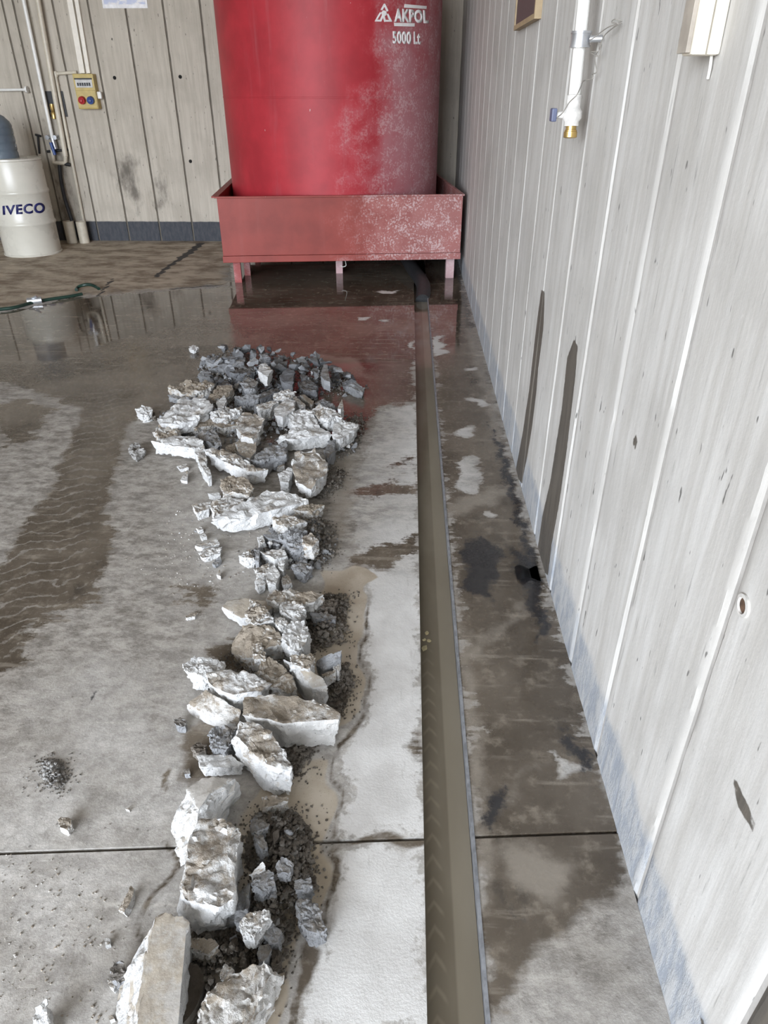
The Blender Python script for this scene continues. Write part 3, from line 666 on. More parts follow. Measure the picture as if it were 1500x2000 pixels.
mesh_obj('jug_body', lathe(prof, 40), m_jug, jug, 40)
mesh_obj('jug_cap', lathe([(.034, .49), (.036, .50), (.036, .53), (.03, .535), (0, .535)], 24), simple('jug_cap_blue', (.03, .09, .22), .4), jug, 40)
bm = bmesh.new(); rows = []
for z in (.055, .195):
    rows.append([bm.verts.new(((JR + .003) * math.sin(t), -(JR + .003) * math.cos(t), z)) for t in np.linspace(-.9, .28, 12)])
for i in range(11): bm.faces.new((rows[0][i], rows[0][i + 1], rows[1][i + 1], rows[1][i]))
bmesh.ops.solidify(bm, geom=bm.faces[:], thickness=.002)
mesh_obj('paper_label', bm, simple('label_paper', (.62, .60, .57), .7), jug)

# ================================================================== BACK WALL SERVICES
YW = YB - .002
m_cream = simple('cream_pvc', (.60, .545, .44), .4, 0, .08); m_wpipe = simple('white_paint_pipe', (.80, .79, .75), .3, 0, .05)
m_duct = simple('pale_duct_plastic', (.80, .75, .66), .4, 0, .05); m_galv = simple('galvanised', (.55, .56, .58), .35, .8, .15); m_brass = simple('brass', (.62, .43, .16), .3, .85, .15)
m_blue = simple('blue_plastic', (.03, .07, .24), .35); m_blk = simple('black_plastic', (.02, .02, .022), .5)
def wallp(x, y, off): return ony(x, y, YW - off)
def extrap(x0, y0, x1, y1, off, ztop):
    a, b = wallp(x0, y0, off), wallp(x1, y1, off); t = (ztop - b.z) / (a.z - b.z); return b + (a - b) * t, b
def pipe_obj(name, pts, r, mat, parent=None, seg=12, sm=50):
    bm = bmesh.new(); tube(bm, pts, r, seg); return mesh_obj(name, bm, mat, parent, sm)
def root_at(name, p): return empty(name, tuple(p))
def pipe_part(name, pts, r, mat, root, seg=12):
    return pipe_obj(name, [Vector(p) - Vector(root.location) for p in pts], r, mat, root, seg)
# white riser with valve
top, bot = extrap(46, 0, 103, 272, .06, 3.4)
r_ = tag(root_at('water_riser', bot), 'thin bright white vertical water pipe with blue tap on the back wall', 'pipe')
pipe_part('pipe', [top, bot], .021, m_wpipe, r_)
pipe_part('valve_body', [bot + Vector((.0, 0, .01)), bot + Vector((.008, 0, -.10))], .03, m_galv, r_)
for dx in (-.045, .045): pipe_part('clamp_nut', [bot + Vector((dx, -.045, .02)), bot + Vector((dx, .05, .02))], .024, m_galv, r_)
pipe_part('tap_handle', [bot + Vector((-.01, -.05, -.03)), bot + Vector((.012, -.055, -.16))], .018, m_blue, r_)
# cream pipe ending in a U bend
a, b = extrap(74, 0, 128, 305, .07, 3.4)
u1, u2 = wallp(128, 318, .07), wallp(106, 318, .07)
u3 = wallp(102, 292, .07)
r_ = tag(root_at('cream_water_pipe', u1), 'cream vertical pipe ending in a small U bend behind the drum', 'pipe')
pipe_part('pipe', [a, b], .028, m_cream, r_)
pipe_part('u_bend', smooth_path([b, u1 + Vector((0, 0, .012)), u1 + Vector((-.02, 0, 0)), u2 + Vector((.02, 0, 0)), u2 + Vector((0, 0, .012)), u3], 5), .022, m_cream, r_)
pipe_part('elbow_fitting', [wallp(137, 322, .07), wallp(127, 320, .07)], .02, m_blk, r_)
# brass valve on black backing plate
q0, q1 = wallp(104, 178, 0), wallp(116, 228, 0)
bp = tag(mesh_obj('black_backing_plate', box((q0.x - .09, YW - .012, q1.z), (q0.x + .11, YW + .001, q0.z), .002), m_blk), 'black rectangular backing plate behind the pipes', 'plate')
v0, v1 = wallp(101, 203, .05), wallp(106, 232, .05)
r_ = tag(root_at('brass_valve', v1), 'small brass valve in front of the black backing plate', 'valve')
pipe_part('valve_body', [v0, v0.lerp(v1, .35), v0.lerp(v1, .5), v0.lerp(v1, .6), v1], [.026, .026, .018, .028, .024], m_brass, r_)
pipe_part('valve_stem', [v0.lerp(v1, .3), v0.lerp(v1, .3) + Vector((0, .045, 0))], .012, m_brass, r_)
# grey bracket between the risers
p = wallp(112, 294, .03)
r_ = tag(root_at('pipe_bracket', p), 'dark horizontal pipe bracket holding both risers', 'bracket')
pipe_part('bar', [wallp(92, 296, .03), wallp(134, 292, .03)], .014, m_blk, r_); pipe_part('stud', [p, p + Vector((0, .03, 0))], .012, m_blk, r_)
# dark clip beside the drum
p = wallp(74, 268, .02); r_ = tag(root_at('wall_clip', p), 'dark wall clip with chain above the drum', 'clip')
pipe_part('clip_bar', [wallp(69, 263, .02), wallp(80, 266, .02)], .012, m_blk, r_)
pipe_part('chain', smooth_path([wallp(74, 266, .03), wallp(75, 280, .035), wallp(77, 300, .03)]), .012, m_blk, r_)
# horizontal white pipe end
a, b = wallp(-140, 178, .05), wallp(51, 175, .05)
r_ = tag(root_at('horizontal_pipe', b), 'short white horizontal pipe above the water jug', 'pipe')
pipe_part('pipe', [a, b], .014, m_wpipe, r_); pipe_part('flange', [b + Vector((-.006, 0, 0)), b + Vector((.016, 0, 0))], .034, m_wpipe, r_)
pipe_part('stud', [b, b + Vector((0, .05, 0))], .012, m_wpipe, r_)
# cable ducts above the yellow box
for (x0, x1, w, lab) in ((137, 161.5, .030, 'wide cream cable duct running up from the yellow socket box'), (150, 173.5, .020, 'narrow cream cable duct beside the wide one above the yellow box')):
    a, b = extrap(x0, 0, x1, 143, .02, 3.4)
    bm = bmesh.new(); n_ = 2
    vs = [bm.verts.new((p.x + sx * w, YW - yy, p.z)) for p in (b, a) for sx, yy in ((-1, 0), (-1, .035), (1, .035), (1, 0))]
    for i in range(4): bm.faces.new((vs[i], vs[(i + 1) % 4], vs[4 + (i + 1) % 4], vs[4 + i]))
    bm.faces.new(vs[:4]); bm.faces.new(vs[4:]); bmesh.ops.recalc_face_normals(bm, faces=bm.faces)
    tag(mesh_obj('cable_duct', bm, m_duct, None, loc=(b.x, YW, b.z)), lab, 'cable duct')
# thin conduit from box down to the floor stubs
c0, c1, c2 = wallp(150, 141, .025), wallp(108, 144, .025), wallp(165, 441, .025)
r_ = tag(root_at('conduit', c2), 'thin cream conduit bending left from the yellow box down to the floor', 'conduit')
pipe_part('pipe', [c1, c2], .018, m_cream, r_); pipe_part('arm', [c0, c1], .016, m_cream, r_)
pipe_part('elbow', [c1 + Vector((0, 0, .022)), c1 - Vector((-.004, 0, .03))], .024, m_cream, r_)
# floor stubs
for x, y, r, h, lab in ((142, 474, .062, .25, 'short cream upright pipe stub nearer the drum by the back wall'), (166, 474, .060, .245, 'short cream upright pipe stub under the thin conduit')):
    p = onz(x, y); bm = lathe([(r, 0), (r, h), (r - .008, h + .002), (r - .010, h - .06), (0, h - .061)], 24)
    o = mesh_obj('pipe_stub', bm, m_cream, None, 40); o.location = (p.x, min(p.y, YB - r - .03), 0); tag(o, lab, 'pipe')
# black hose behind the drum
bm = bmesh.new(); tube(bm, smooth_path([wallp(116, 322, .06), wallp(119, 350, .07), wallp(126, 385, .09), wallp(137, 420, .10), wallp(146, 450, .12), wallp(147, 470, .13)]), .022, 10)
tag(mesh_obj('black_hose', bm, m_blackr, None, 60), 'black hose hanging from the U bend down to the floor behind the drum', 'hose')

# yellow socket box
b0, b1 = ony(140, 144, YW - .11), ony(192, 213, YW - .11)
bc = Vector(((b0.x + b1.x) / 2, YW, (b0.z + b1.z) / 2)); bw, bh = .115, (b0.z - b1.z) / 2
sb = tag(empty('socket_box', tuple(bc)), 'yellow electrical socket box with red and blue sockets on the back wall', 'electrical box')
m_yel = simple('aged_yellow_plastic', (.50, .38, .13), .45, 0, .1)
mesh_obj('box_body', box((-bw, -.10, -bh), (bw, 0, bh), .008), m_yel, sb)
mesh_obj('breaker_window', box((-bw + .02, -.106, bh * .22), (bw - .02, -.098, bh * .68), .003), simple('window_grey', (.55, .54, .52), .2), sb)
mesh_obj('window_frame', box((-bw + .015, -.108, bh * .68), (bw - .015, -.098, bh * .76), .002), m_blk, sb)
for k in range(6): mesh_obj('breaker', box((-bw + .04 + k * .026, -.111, bh * .32), (-bw + .058 + k * .026, -.104, bh * .50)), m_blk, sb)
mesh_obj('cover_plate', box((-bw + .006, -.108, -bh + .01), (bw - .006, -.098, bh * .08), .004), m_yel, sb)
for sx, mt, nm in ((-.048, simple('red_socket_plastic', (.40, .015, .02), .4), 'red_socket'), (.050, m_blue, 'blue_socket')):
    bm = bmesh.new(); tube(bm, [(sx, -.10, -bh * .48), (sx, -.135, -bh * .50), (sx, -.15, -bh * .52)], [.040, .040, .036], 18); s = mesh_obj(nm, bm, mt, sb, 40)
    mesh_obj('socket_flap', box((sx - .016, -.166, -bh * .52 - .016), (sx + .016, -.148, -bh * .52 + .016), .006), mt, s)
mesh_obj('side_plug', box((bw, -.075, -bh * .42), (bw + .045, -.03, 0), .010), m_wpipe, sb)
# paper notice
n0, n1 = ony(199, 0, YW), ony(289, 16, YW)
def mat_notice():
    n = NT('notice_print'); p = n.tc(); f = n.noise(n.map(p, (1, 1, 2)), 9, 4)
    c = n.mix(n.step(f, .42, .55), (.78, .76, .76), (.50, .54, .70)); c = n.mix(n.step(n.noise(p, 5, 2), .56, .66), c, (.80, .62, .50))
    return n.done(c, .45)
nt = tag(empty('paper_notice', ((n0.x + n1.x) / 2, YW, n1.z)), 'pale printed notice sheet fixed high on the back wall', 'notice')
w = (n1.x - n0.x) / 2
mesh_obj('printed_sheet', box((-w + .02, -.008, .035), (w - .02, -.004, .62)), mat_notice(), nt)
mesh_obj('sheet_border', box((-w, -.005, 0), (w, 0, .66)), simple('notice_white', (.80, .79, .80), .5), nt)

# green hose lying in the puddle
m_green = simple('dark_green_hose', (.012, .035, .025), .35)
gp_ = [onz(x, y, .014) for x, y in ((-90, 615), (0, 604), (30, 600), (66, 590), (100, 584), (135, 579), (160, 574))]
gh = tag(empty('garden_hose', tuple(gp_[3])), 'dark green hose with metal coupling lying at the puddle edge', 'hose')
pipe_part('hose', smooth_path(gp_), .014, m_green, gh, 10)
pipe_part('coupling', [gp_[3] + Vector((-.05, -.012, .008)), gp_[3] + Vector((.06, .03, .012))], .03, m_galv, gh, 12)
pipe_part('tap_lever', [gp_[3] + Vector((-.02, 0, .03)), gp_[3] + Vector((.05, -.02, .055))], .009, m_galv, gh, 8)
g2 = [onz(x, y, z) for x, y, z in ((149, 566, .014), (152, 561, .02), (162, 557, .045), (176, 556, .045), (187, 560, .02), (193, 564, .012))]
bm = bmesh.new(); tube(bm, smooth_path(g2), .015, 10); tag(mesh_obj('hose_loop', bm, m_green, None, 60), 'short arched bit of green hose on the tan dry floor', 'hose')

# ================================================================== RIGHT WALL SERVICES
def rwp(x, y, off): return onx(x, y, XW - off)
pt, pbm = rwp(1141, 0, .055), rwp(1122, 185, .055)
rt = tag(empty('air_line', tuple(pbm)), 'white vertical pipe with blue tap and brass coupling on the pale wall', 'pipe')
t = (3.2 - pbm.z) / (pt.z - pbm.z); up = pbm + (pt - pbm) * t; up.x = pbm.x
pipe_part('pipe', [up, pbm], .0178, m_wpipe, rt, 16)
vdir = (pbm - pt).normalized(); vdir.x = 0; vdir.normalize()
sc = (rwp(1112, 270, .055) - pbm).length
m_dustyw = simple('dusty_white_plastic', (.62, .60, .57), .6, 0, .15, 60)
q = [pbm + vdir * sc * k for k in (0, .02, .30, .38, .55, .62, .72)]
pipe_part('valve_body', q, [.019, .022, .022, .029, .029, .022, .022], m_dustyw, rt, 16)
pipe_part('brass_coupling', [pbm + vdir * sc * k for k in (.72, .735, .80, .81, .84, .85, .98, 1.0)], [.016, .016, .016, .0185, .0185, .0205, .0205, .015], m_brass, rt, 12)
hv = pbm + vdir * sc * .46
hl = pipe_part('tap_stem', [hv, hv + Vector((-.052, .01, 0))], .010, m_dustyw, rt, 10)
hb = box((-.006, -.020, -.018), (.010, .020, .018), .004); bmesh.ops.translate(hb, verts=hb.verts, vec=hv + Vector((-.058, .01, 0)) - pbm)
mesh_obj('tap_handle', hb, simple('slate_blue_plastic', (.10, .115, .19), .5), rt)
cp = rwp(1134, 77, .055)
pipe_part('pipe_clamp', [cp + Vector((0, 0, .018)), cp - Vector((0, 0, .018))], .028, m_galv, rt, 16)
for dz in (.017, -.017): pipe_part('clamp_band', [cp + Vector((0, 0, dz + .003)), cp + Vector((0, 0, dz - .003))], .030, m_galv, rt, 16)
pipe_part('clamp_bolt', [cp + Vector((.024, -.02, 0)), cp + Vector((.056, -.035, 0))], .009, m_galv, rt, 10)
# loose wires
m_wire = simple('grey_wire', (.30, .28, .25), .6)
hole = rwp(1214, 40, 0)
w1 = [rwp(x, y, o) for x, y, o in ((1215, 40, .0), (1200, 38, .02), (1195, 44, .03), (1208, 46, .02), (1190, 52, .03), (1172, 64, .03), (1160, 74, .04), (1152, 78, .045))]
w2 = [rwp(x, y, o) for x, y, o in ((1215, 44, .0), (1198, 54, .02), (1180, 70, .02), (1172, 90, .02), (1168, 100, .03), (1153, 102, .03), (1168, 109, .03), (1174, 92, .02), (1170, 84, .02))]
w3 = [rwp(x, y, o) for x, y, o in ((1168, 100, .02), (1162, 115, .02), (1165, 140, .02), (1157, 145, .02), (1158, 153, .02), (1140, 158, .03), (1134, 170, .06), (1126, 186, .08), (1112, 200, .09), (1100, 219, .11), (1090, 228, .115))]
for wpts, lab in ((w1, 'looped grey wire from the wall hole to the pipe clamp'), (w2, 'folded grey wire dangling below the wall hole'), (w3, 'long kinked grey wire wound down to the tap')):
    bm = bmesh.new(); tube(bm, smooth_path(wpts, 5), .0016, 6); tag(mesh_obj('loose_wire', bm, m_wire, None, 80), lab, 'wire')
# cream wall box: side towards the viewer is cream, face towards the room is beige
e0 = onx(1406, 108, XW); ob = .085
yb0 = e0.y; c_near = ony(1341, 108, yb0); xo = c_near.x; ob = XW - xo
c_far = onx(1322, 112, xo); yb1 = c_far.y; zb = c_near.z
jb = tag(empty('junction_box', (XW, (yb0 + yb1) / 2, zb)), 'cream wall box with beige face high on the pale wall', 'electrical box')
hl_ = (yb1 - yb0) / 2
mesh_obj('box_body', box((-ob + .006, -hl_, 0), (0, hl_, .32), .006), simple('cream_box', (.66, .61, .51), .55, 0, .06), jb)
mesh_obj('cover_plate', box((-ob - .002, -hl_ + .003, .004), (-ob + .006, hl_, .125), .001), simple('beige_cover', (.36, .32, .27), .65), jb)
mesh_obj('seam_strip', box((-ob * .45, -hl_ - .0015, .0), (-ob * .45 + .002, -hl_, .32)), simple('seam_dark', (.28, .25, .2), .8), jb)
bm = bmesh.new(); wv = onx(1400, 110, XW - .006); tube(bm, smooth_path([(wv.x, yb0 + .03, zb + .02), (wv.x, yb0 + .02, zb - .015), (wv.x + .002, yb0 + .025, zb - .035)]), .003, 6)
tag(mesh_obj('wire_stub', bm, m_wpipe, None, 80), 'short white wire stub below the cream wall box', 'wire')
# dark framed board
f0, f1 = rwp(1003, 60, .03), rwp(1043, 38, .03)
fb = tag(empty('framed_board', (XW, (f0.y + f1.y) / 2, f0.z)), 'dark board with tan wooden edging hung high on the pale wall', 'board')
hw = abs(f0.y - f1.y) / 2
mesh_obj('board', box((-.024, -hw + .02, .02), (-.003, hw - .02, .58)), simple('dark_board', (.075, .062, .062), .5), fb)
m_edge = simple('tan_edging', (.36, .27, .16), .6)
mesh_obj('edging', box((-.03, -hw, 0), (0, hw, .02)), m_edge, fb); mesh_obj('edging', box((-.03, -hw, .58), (0, hw, .60)), m_edge, fb)
for y in (-hw, hw - .02): mesh_obj('edging', box((-.03, y, .02), (0, y + .02, .58)), m_edge, fb)
# anchor hole with rusty plug in the near panel
p = onx(1453, 1183, XW)
ah = tag(empty('anchor_plug', tuple(p)), 'rusty anchor plug in a round hole of the nearest wall panel', 'anchor')
def ringx(prof, seg=20):
    bm = lathe(prof, seg); bmesh.ops.rotate(bm, verts=bm.verts, matrix=Matrix.Rotation(-math.pi / 2, 3, 'Y')); return bm
mesh_obj('collar', ringx([(.013, -.004), (.021, -.004), (.020, .0035), (.014, .0045), (.012, -.003)]), simple('mortar_collar', (.50, .48, .45), .9, 0, .2, 60), ah, 40)
mesh_obj('plug', ringx([(.0, -.003), (.0125, -.003), (.0125, .001), (.006, .003), (0, .003)]), simple('rust', (.09, .05, .03), .8, 0, .4, 80), ah, 40)
# black rubber scrap at the wall foot
p = onz(1040, 1122); bm = bmesh.new()
for i in range(9):
    for j in range(6):
        bm.verts.new(((i - 4) * .011 + .006 * noise.noise(Vector((i, j, 3))), (j - 2.5) * .016 * (1 + .25 * math.sin(i)), .006 + .016 * max(0, math.sin(i * .7)) * (.6 + .4 * math.sin(j * .9))))
bm.verts.ensure_lookup_table()
for i in range(8):
    for j in range(5): bm.faces.new([bm.verts[k] for k in (i * 6 + j, (i + 1) * 6 + j, (i + 1) * 6 + j + 1, i * 6 + j + 1)])
bmesh.ops.solidify(bm, geom=bm.faces[:], thickness=-.005)
o = mesh_obj('rubber_scrap', bm, m_blackr, None, 60); o.location = (p.x - .02, p.y, .0); tag(o, 'crumpled black rubber scrap at the foot of the pale wall', 'scrap')
# pale flakes floating on the water
m_flake = simple('pale_flake', (.66, .58, .36), .6)
for px, py, s in ((834, 1236, .010), (829, 1250, .008), (838, 1252, .009), (830, 1266, .013)):
    q = onz(px, py, -.032); bm = bmesh.new(); k = 6
    vs = [bm.verts.new((math.cos(a_ * math.tau / k) * s * random.uniform(.5, 1.2), math.sin(a_ * math.tau / k) * s * random.uniform(.6, 1.6), .001 * random.random())) for a_ in range(k)]
    bm.faces.new(vs); bmesh.ops.solidify(bm, geom=bm.faces[:], thickness=.0015)
    o = mesh_obj('floating_flake', bm, m_flake); o.location = q; tag(o, 'pale yellowish flake floating on the trench water', 'flake', 'yellowish flakes on the trench water')

# ================================================================== RUBBLE
def rough_hull(P, seed, amp, edge, bites=1.0, flat=0.0):
    bm = bmesh.new(); vs = [bm.verts.new(p) for p in P]
    r = bmesh.ops.convex_hull(bm, input=vs)
    bmesh.ops.delete(bm, geom=list({g for g in r['geom_interior'] + r['geom_unused'] if isinstance(g, bmesh.types.BMVert)}), context='VERTS')
    bmesh.ops.triangulate(bm, faces=bm.faces[:])
    for _ in range(7):
        es = [e for e in bm.edges if e.calc_length() > edge * 1.45]
        if not es: break
        bmesh.ops.subdivide_edges(bm, edges=es, cuts=1, use_grid_fill=False)
        bmesh.ops.triangulate(bm, faces=[f for f in bm.faces if len(f.verts) > 3])
        if len(bm.faces) > 5200: break
    bm.normal_update()
    off = Vector((seed * 3.17, seed * 1.31, seed * .77)); S = Vector((0, 0, 0))
    size = max((max(v.co[k] for v in bm.verts) - min(v.co[k] for v in bm.verts)) for k in range(3))
    f1, f2, f3 = 3.2 / size, 8.0 / size, 20.0 / size
    disp = []
    for v in bm.verts:
        p = v.co + off
        d = noise.noise_vector(p * f1) * amp + noise.noise_vector(p * f2) * amp * .50 + noise.noise_vector(p * f3) * amp * .24
        d += noise.noise_vector(p * f3 * 2.3) * amp * .13
        rg = abs(noise.noise(p * f2 * .7 + Vector((9, 4, 2))))
        vd, vp = noise.voronoi(p * f2 * .9); vd2, vp2 = noise.voronoi(p * f3 * .9)
        d -= v.normal * (amp * .7 * max(0, .22 - rg) * 4 * bites + amp * bites * (.9 * (.5 + noise.noise(vp[0] * 5.3)) + .40 * noise.noise(vp2[0] * 5.3)))
        if flat: d *= 1.0 - flat * min(1.0, max(0.0, (v.normal.z - .8) / .15))
        disp.append(d)
    for v, d in zip(bm.verts, disp): v.co += d + v.normal * amp * .55 * bites
    return bm
NCH = [0]
def chunk(z, pts, mat, label, th=7.0, extra=(), rough=1.0, name='concrete_chunk', base=None, group='broken concrete from the cut trench', mat2=None):
    """z = (ox, oy, scale) of the traced view; pts = top outline (x, y, height cm)"""
    NCH[0] += 1; seed = NCH[0]
    ox, oy, s = z
    top = [onz(ox + x * s, oy + y * s, h / 100) for x, y, h in pts]
    ex = [onz(ox + x * s, oy + y * s, max(h, 0) / 100) for x, y, h in extra]
    zmin = min(p.z for p in top); zb = max(0.0, zmin - th / 100) if base is None else base / 100
    c = sum(top, Vector()) / len(top)
    bot = [Vector((c.x + (p.x - c.x) * .86, c.y + (p.y - c.y) * .86, zb)) for p in top]
    P = top + ex + bot
    xs = [p.x for p in P]; ys = [p.y for p in P]; zs = [p.z for p in P]
    dx, dy, dz = max(xs) - min(xs), max(ys) - min(ys), max(zs) - min(zs)
    mid = sorted((dx, dy, dz))[1]
    amp = min(.020, .085 * mid) * rough
    edge = max(.0042, max(dx, dy) / 32)
    loc = Vector((sum(xs) / len(xs), sum(ys) / len(ys), zb))
    bm = rough_hull([p - loc for p in P], seed, amp, edge, 1.0, .85 if mat2 else 0.0)
    lo = min(v.co.z for v in bm.verts)
    for v in bm.verts:
        if v.co.z + zb < .0005: v.co.z = .0005 - zb
    o = mesh_obj(name, bm, mat, None, 38); o.location = loc
    if mat2:                                   # worn floor face kept on the flat top
        o.data.materials.append(mat2)
        for f in o.data.polygons:
            if f.normal.z > .86: f.material_index = 1
    tag(o, label, 'rubble', group)
    return o
def h_(pts, *hs):
    return [(x, y, hs[i % len(hs)] if len(hs) > 1 else hs[0]) for i, (x, y) in enumerate(pts)]
N7, N6, N5, N1 = (200, 1480, 520 / 1500), (330, 1120, .28), (230, 660, 520 / 1500), (0, 1400, .3)
Wm, Tm, Sm, Gm, Lm, Cm = M['white'], M['tan'], M['smooth'], M['grey'], M['slate'], M['clod']
# ---- nearest group
chunk(N7, h_([(340,868),(470,893),(478,930),(445,1320),(420,1590),(190,1590),(195,1400),(230,1150),(300,900)], 12.5), Wm, 'long flat-topped slab with white broken left side at the bottom edge', 12, [(75,1600,3),(95,1300,3),(150,1215,3),(235,1050,6)], .5, mat2=Sm)
chunk(N7, h_([(545,330),(620,318),(700,335),(760,400),(778,455),(725,790),(660,850),(450,780),(465,620),(505,440)], 13), Wm, 'big upright block with rough white and brown face beside the dark gravel', 12, [(640,955,3),(540,1005,2),(470,930,3),(425,865,6)], .8)
chunk(N7, [(470,180,9),(535,130,9),(640,105,10),(740,118,9),(600,210,11),(545,300,11),(420,290,7)], Wm, 'wedge with smooth grey top leaning behind the big upright block', 9, [(395,390,4),(430,560,3),(490,600,4),(530,340,10),(782,180,5),(760,240,3),(700,315,2),(445,618,2)], .6, mat2=Sm)
chunk(N7, [(830,700,6),(826,850,5),(740,930,3),(640,970,1.5),(700,880,2.5),(780,750,5)], Gm, 'thin grey triangular slab lying right of the big upright block', 3, (), .5)
chunk(N7, h_([(905,1155),(960,1215),(900,1330),(800,1500),(780,1590),(520,1590),(532,1420),(600,1320),(680,1240),(800,1185)], 13), Tm, 'brown-stained slab with grey cut side cropped by the bottom edge', 12, [(1018,1236,9),(905,1440,5),(840,1590,4)], .6)
chunk(N7, h_([(810,880),(870,850),(940,860),(945,900),(890,960),(850,1012),(785,1000),(775,930)], 11), Wm, 'bright white stone on top of the near dark gravel', 6, (), .9)
chunk(N7, h_([(1100,800),(1150,790),(1220,830),(1262,960),(1215,988),(1160,975),(1110,925),(1090,850)], 7), Gm, 'pale grey stone at the right edge of the near gravel', 7, (), .9, mat2=None)
chunk(N7, h_([(485,1020),(560,1010),(630,1030),(655,1060),(600,1110),(540,1085),(480,1060)], 7), Tm, 'tan rounded stone between the two near slabs', 5)
chunk(N7, h_([(690,1155),(745,1200),(715,1250),(670,1250),(660,1210)], 8.5), Wm, 'small white stone above the bottom brown slab', 4)
chunk(N7, h_([(480,1150),(540,1170),(575,1230),(560,1330),(500,1450),(450,1500),(460,1250)], 4.5), Cm, 'dark slab in the shaded gap beside the long flat slab', 4, (), .5)
chunk(N7, h_([(1010,560),(1075,590),(1060,640),(990,650),(975,610)], 9), Gm, 'grey white-flecked stone in the middle of the near gravel', 4)
chunk(N7, [(830,660,8),(905,590,10),(920,620,9),(880,655,8)], Wm, 'small white wedge in the near dark gravel', 3)
chunk(N7, h_([(850,660),(960,640),(975,720),(900,750),(840,720)], 8), Gm, 'grey speckled stone under the small white wedge', 5)
chunk(N7, h_([(1085,690),(1170,675),(1185,720),(1150,745),(1090,740)], 7), Gm, 'grey stone above the pale stone at the gravel edge', 5)
chunk(N7, h_([(900,215),(950,213),(1040,215),(1045,240),(960,270),(900,278)], 5), Tm, 'tan finger-shaped stone at the head of the near gravel', 5)
chunk(N7, h_([(750,870),(820,850),(790,940),(745,930)], 7), Gm, 'grey shard left of the bright white stone', 5)
chunk(N7, h_([(900,940),(960,930),(1005,980),(990,1040),(940,1040),(900,990)], 7.5), Gm, 'grey lump right below the bright white stone', 6)
chunk(N7, h_([(880,1055),(940,1045),(950,1080),(920,1150),(875,1150)], 7), Gm, 'grey stone standing above the bottom brown slab', 6)
chunk(N7, h_([(950,1080),(1000,1080),(1010,1140),(950,1180)], 5), Cm, 'dark stone at the lower right end of the near gravel', 5)
chunk(N7, h_([(835,345),(900,335),(930,380),(880,440),(845,420)], 8), Gm, 'grey lump near the head of the near gravel', 6)
chunk(N7, h_([(850,430),(890,420),(935,500),(900,520),(860,480)], 8), Gm, 'narrow grey stone beside the dark gap of the near gravel', 6)
chunk(N7, h_([(120,800),(160,720),(180,735),(165,800),(125,870)], 3), Tm, 'slim tan chip lying alone left of the big upright block', 3, [(90,860,1)])
chunk(N1, [(230,1890,6),(290,1832,7),(298,1890,6),(330,1995,5),(330,2040,5),(205,2040,5)], Wm, 'white chunk cropped in the bottom left corner', 6)
chunk(N1, h_([(740,1600),(790,1590),(820,1650),(810,1720),(760,1740),(710,1690)], 4.5), Gm, 'grey stone touching the long flat slab on its left', 4.5)
chunk(N1, h_([(700,1700),(760,1740),(740,1770),(705,1740)], 2.5), Wm, 'small white chip beside the long flat slab', 2.5)
chunk(N1, h_([(378,670),(400,650),(455,655),(470,690),(440,735),(390,720)], 3), Tm, 'lone pebble on bare floor above the floor joint', 3)
chunk(N1, h_([(680,1445),(715,1440),(720,1480),(685,1490)], 1.6), Wm, 'tiny white pebble left of the long flat slab', 2)
chunk(N1, h_([(1130,20),(1180,0),(1215,25),(1205,65),(1150,60)], 3), Gm, 'lone grey pebble left of the brown-topped slab', 3)
chunk(N1, h_([(1195,345),(1230,335),(1240,370),(1200,375)], 1.8), Gm, 'tiny grey pebble in the damp patch', 2)
chunk(N1, h_([(705,1950),(735,1935),(745,1965),(715,1975)], 1.6), Wm, 'tiny white pebble beside the slab at the bottom edge', 2)
chunk(N1, h_([(815,598),(845,585),(842,605)], 1.2), Tm, 'tiny tan crumb alone on the dry floor', 2)
# ---- middle group
chunk(N6, h_([(690,130),(740,110),(850,105),(930,120),(1085,150),(1020,200),(940,208),(850,190),(760,225),(680,180)], 9), Tm, 'brown-topped chunk at the head of the middle heap', 8)
chunk(N6, h_([(805,190),(940,210),(950,255),(900,318),(800,295),(770,240)], 9.5), Wm, 'white block below the brown-topped head chunk', 8)
chunk(N6, h_([(375,235),(410,190),(500,175),(660,185),(740,215),(720,250),(640,290),(510,315)], 6), Wm, 'flat grey-topped slab with white edge on the left of the middle heap', 5, [(365,248,4),(495,345,2),(440,310,2)], .4, mat2=Sm)
chunk(N6, h_([(575,178),(620,190),(690,290),(735,320),(600,355),(520,290)], 11.5), Wm, 'white ridge piece lying on the flat grey-topped slab', 7)
chunk(N6, [(505,345,10),(610,360,11),(720,370,10),(780,430,9),(800,510,7),(700,525,8),(600,500,9),(575,560,8),(500,575,6),(442,540,5),(470,430,7)], Tm, 'broad tilted slab with speckled white edge in the middle heap', 7, [(500,588,3)], .7)
chunk(N6, h_([(790,420),(850,330),(940,320),(978,400),(958,495),(900,545),(840,525),(785,450)], 10.5), Wm, 'upright white speckled stone on the right of the middle heap', 9)
chunk(N6, h_([(732,312),(800,305),(840,345),(780,388),(740,350)], 10), Wm, 'small white stone wedged between the middle slabs', 5)
chunk(N6, h_([(577,480),(640,490),(680,555),(668,595),(592,592)], 9.5), Wm, 'white splinter against the broad tilted slab', 6)
chunk(N6, h_([(568,592),(640,590),(640,635),(582,645)], 4.5), Wm, 'little white cube in the dark hollow', 4)
chunk(N6, h_([(640,610),(700,590),(770,620),(780,690),(850,720),(905,805),(850,830),(700,790),(612,690)], 8.5), Tm, 'tan-footed white plate above the large pointed block', 7, (), .7)
chunk(N6, h_([(850,572),(1000,560),(1015,600),(990,668),(890,640),(840,638)], 11), Wm, 'white cap stone below the upright speckled stone', 6)
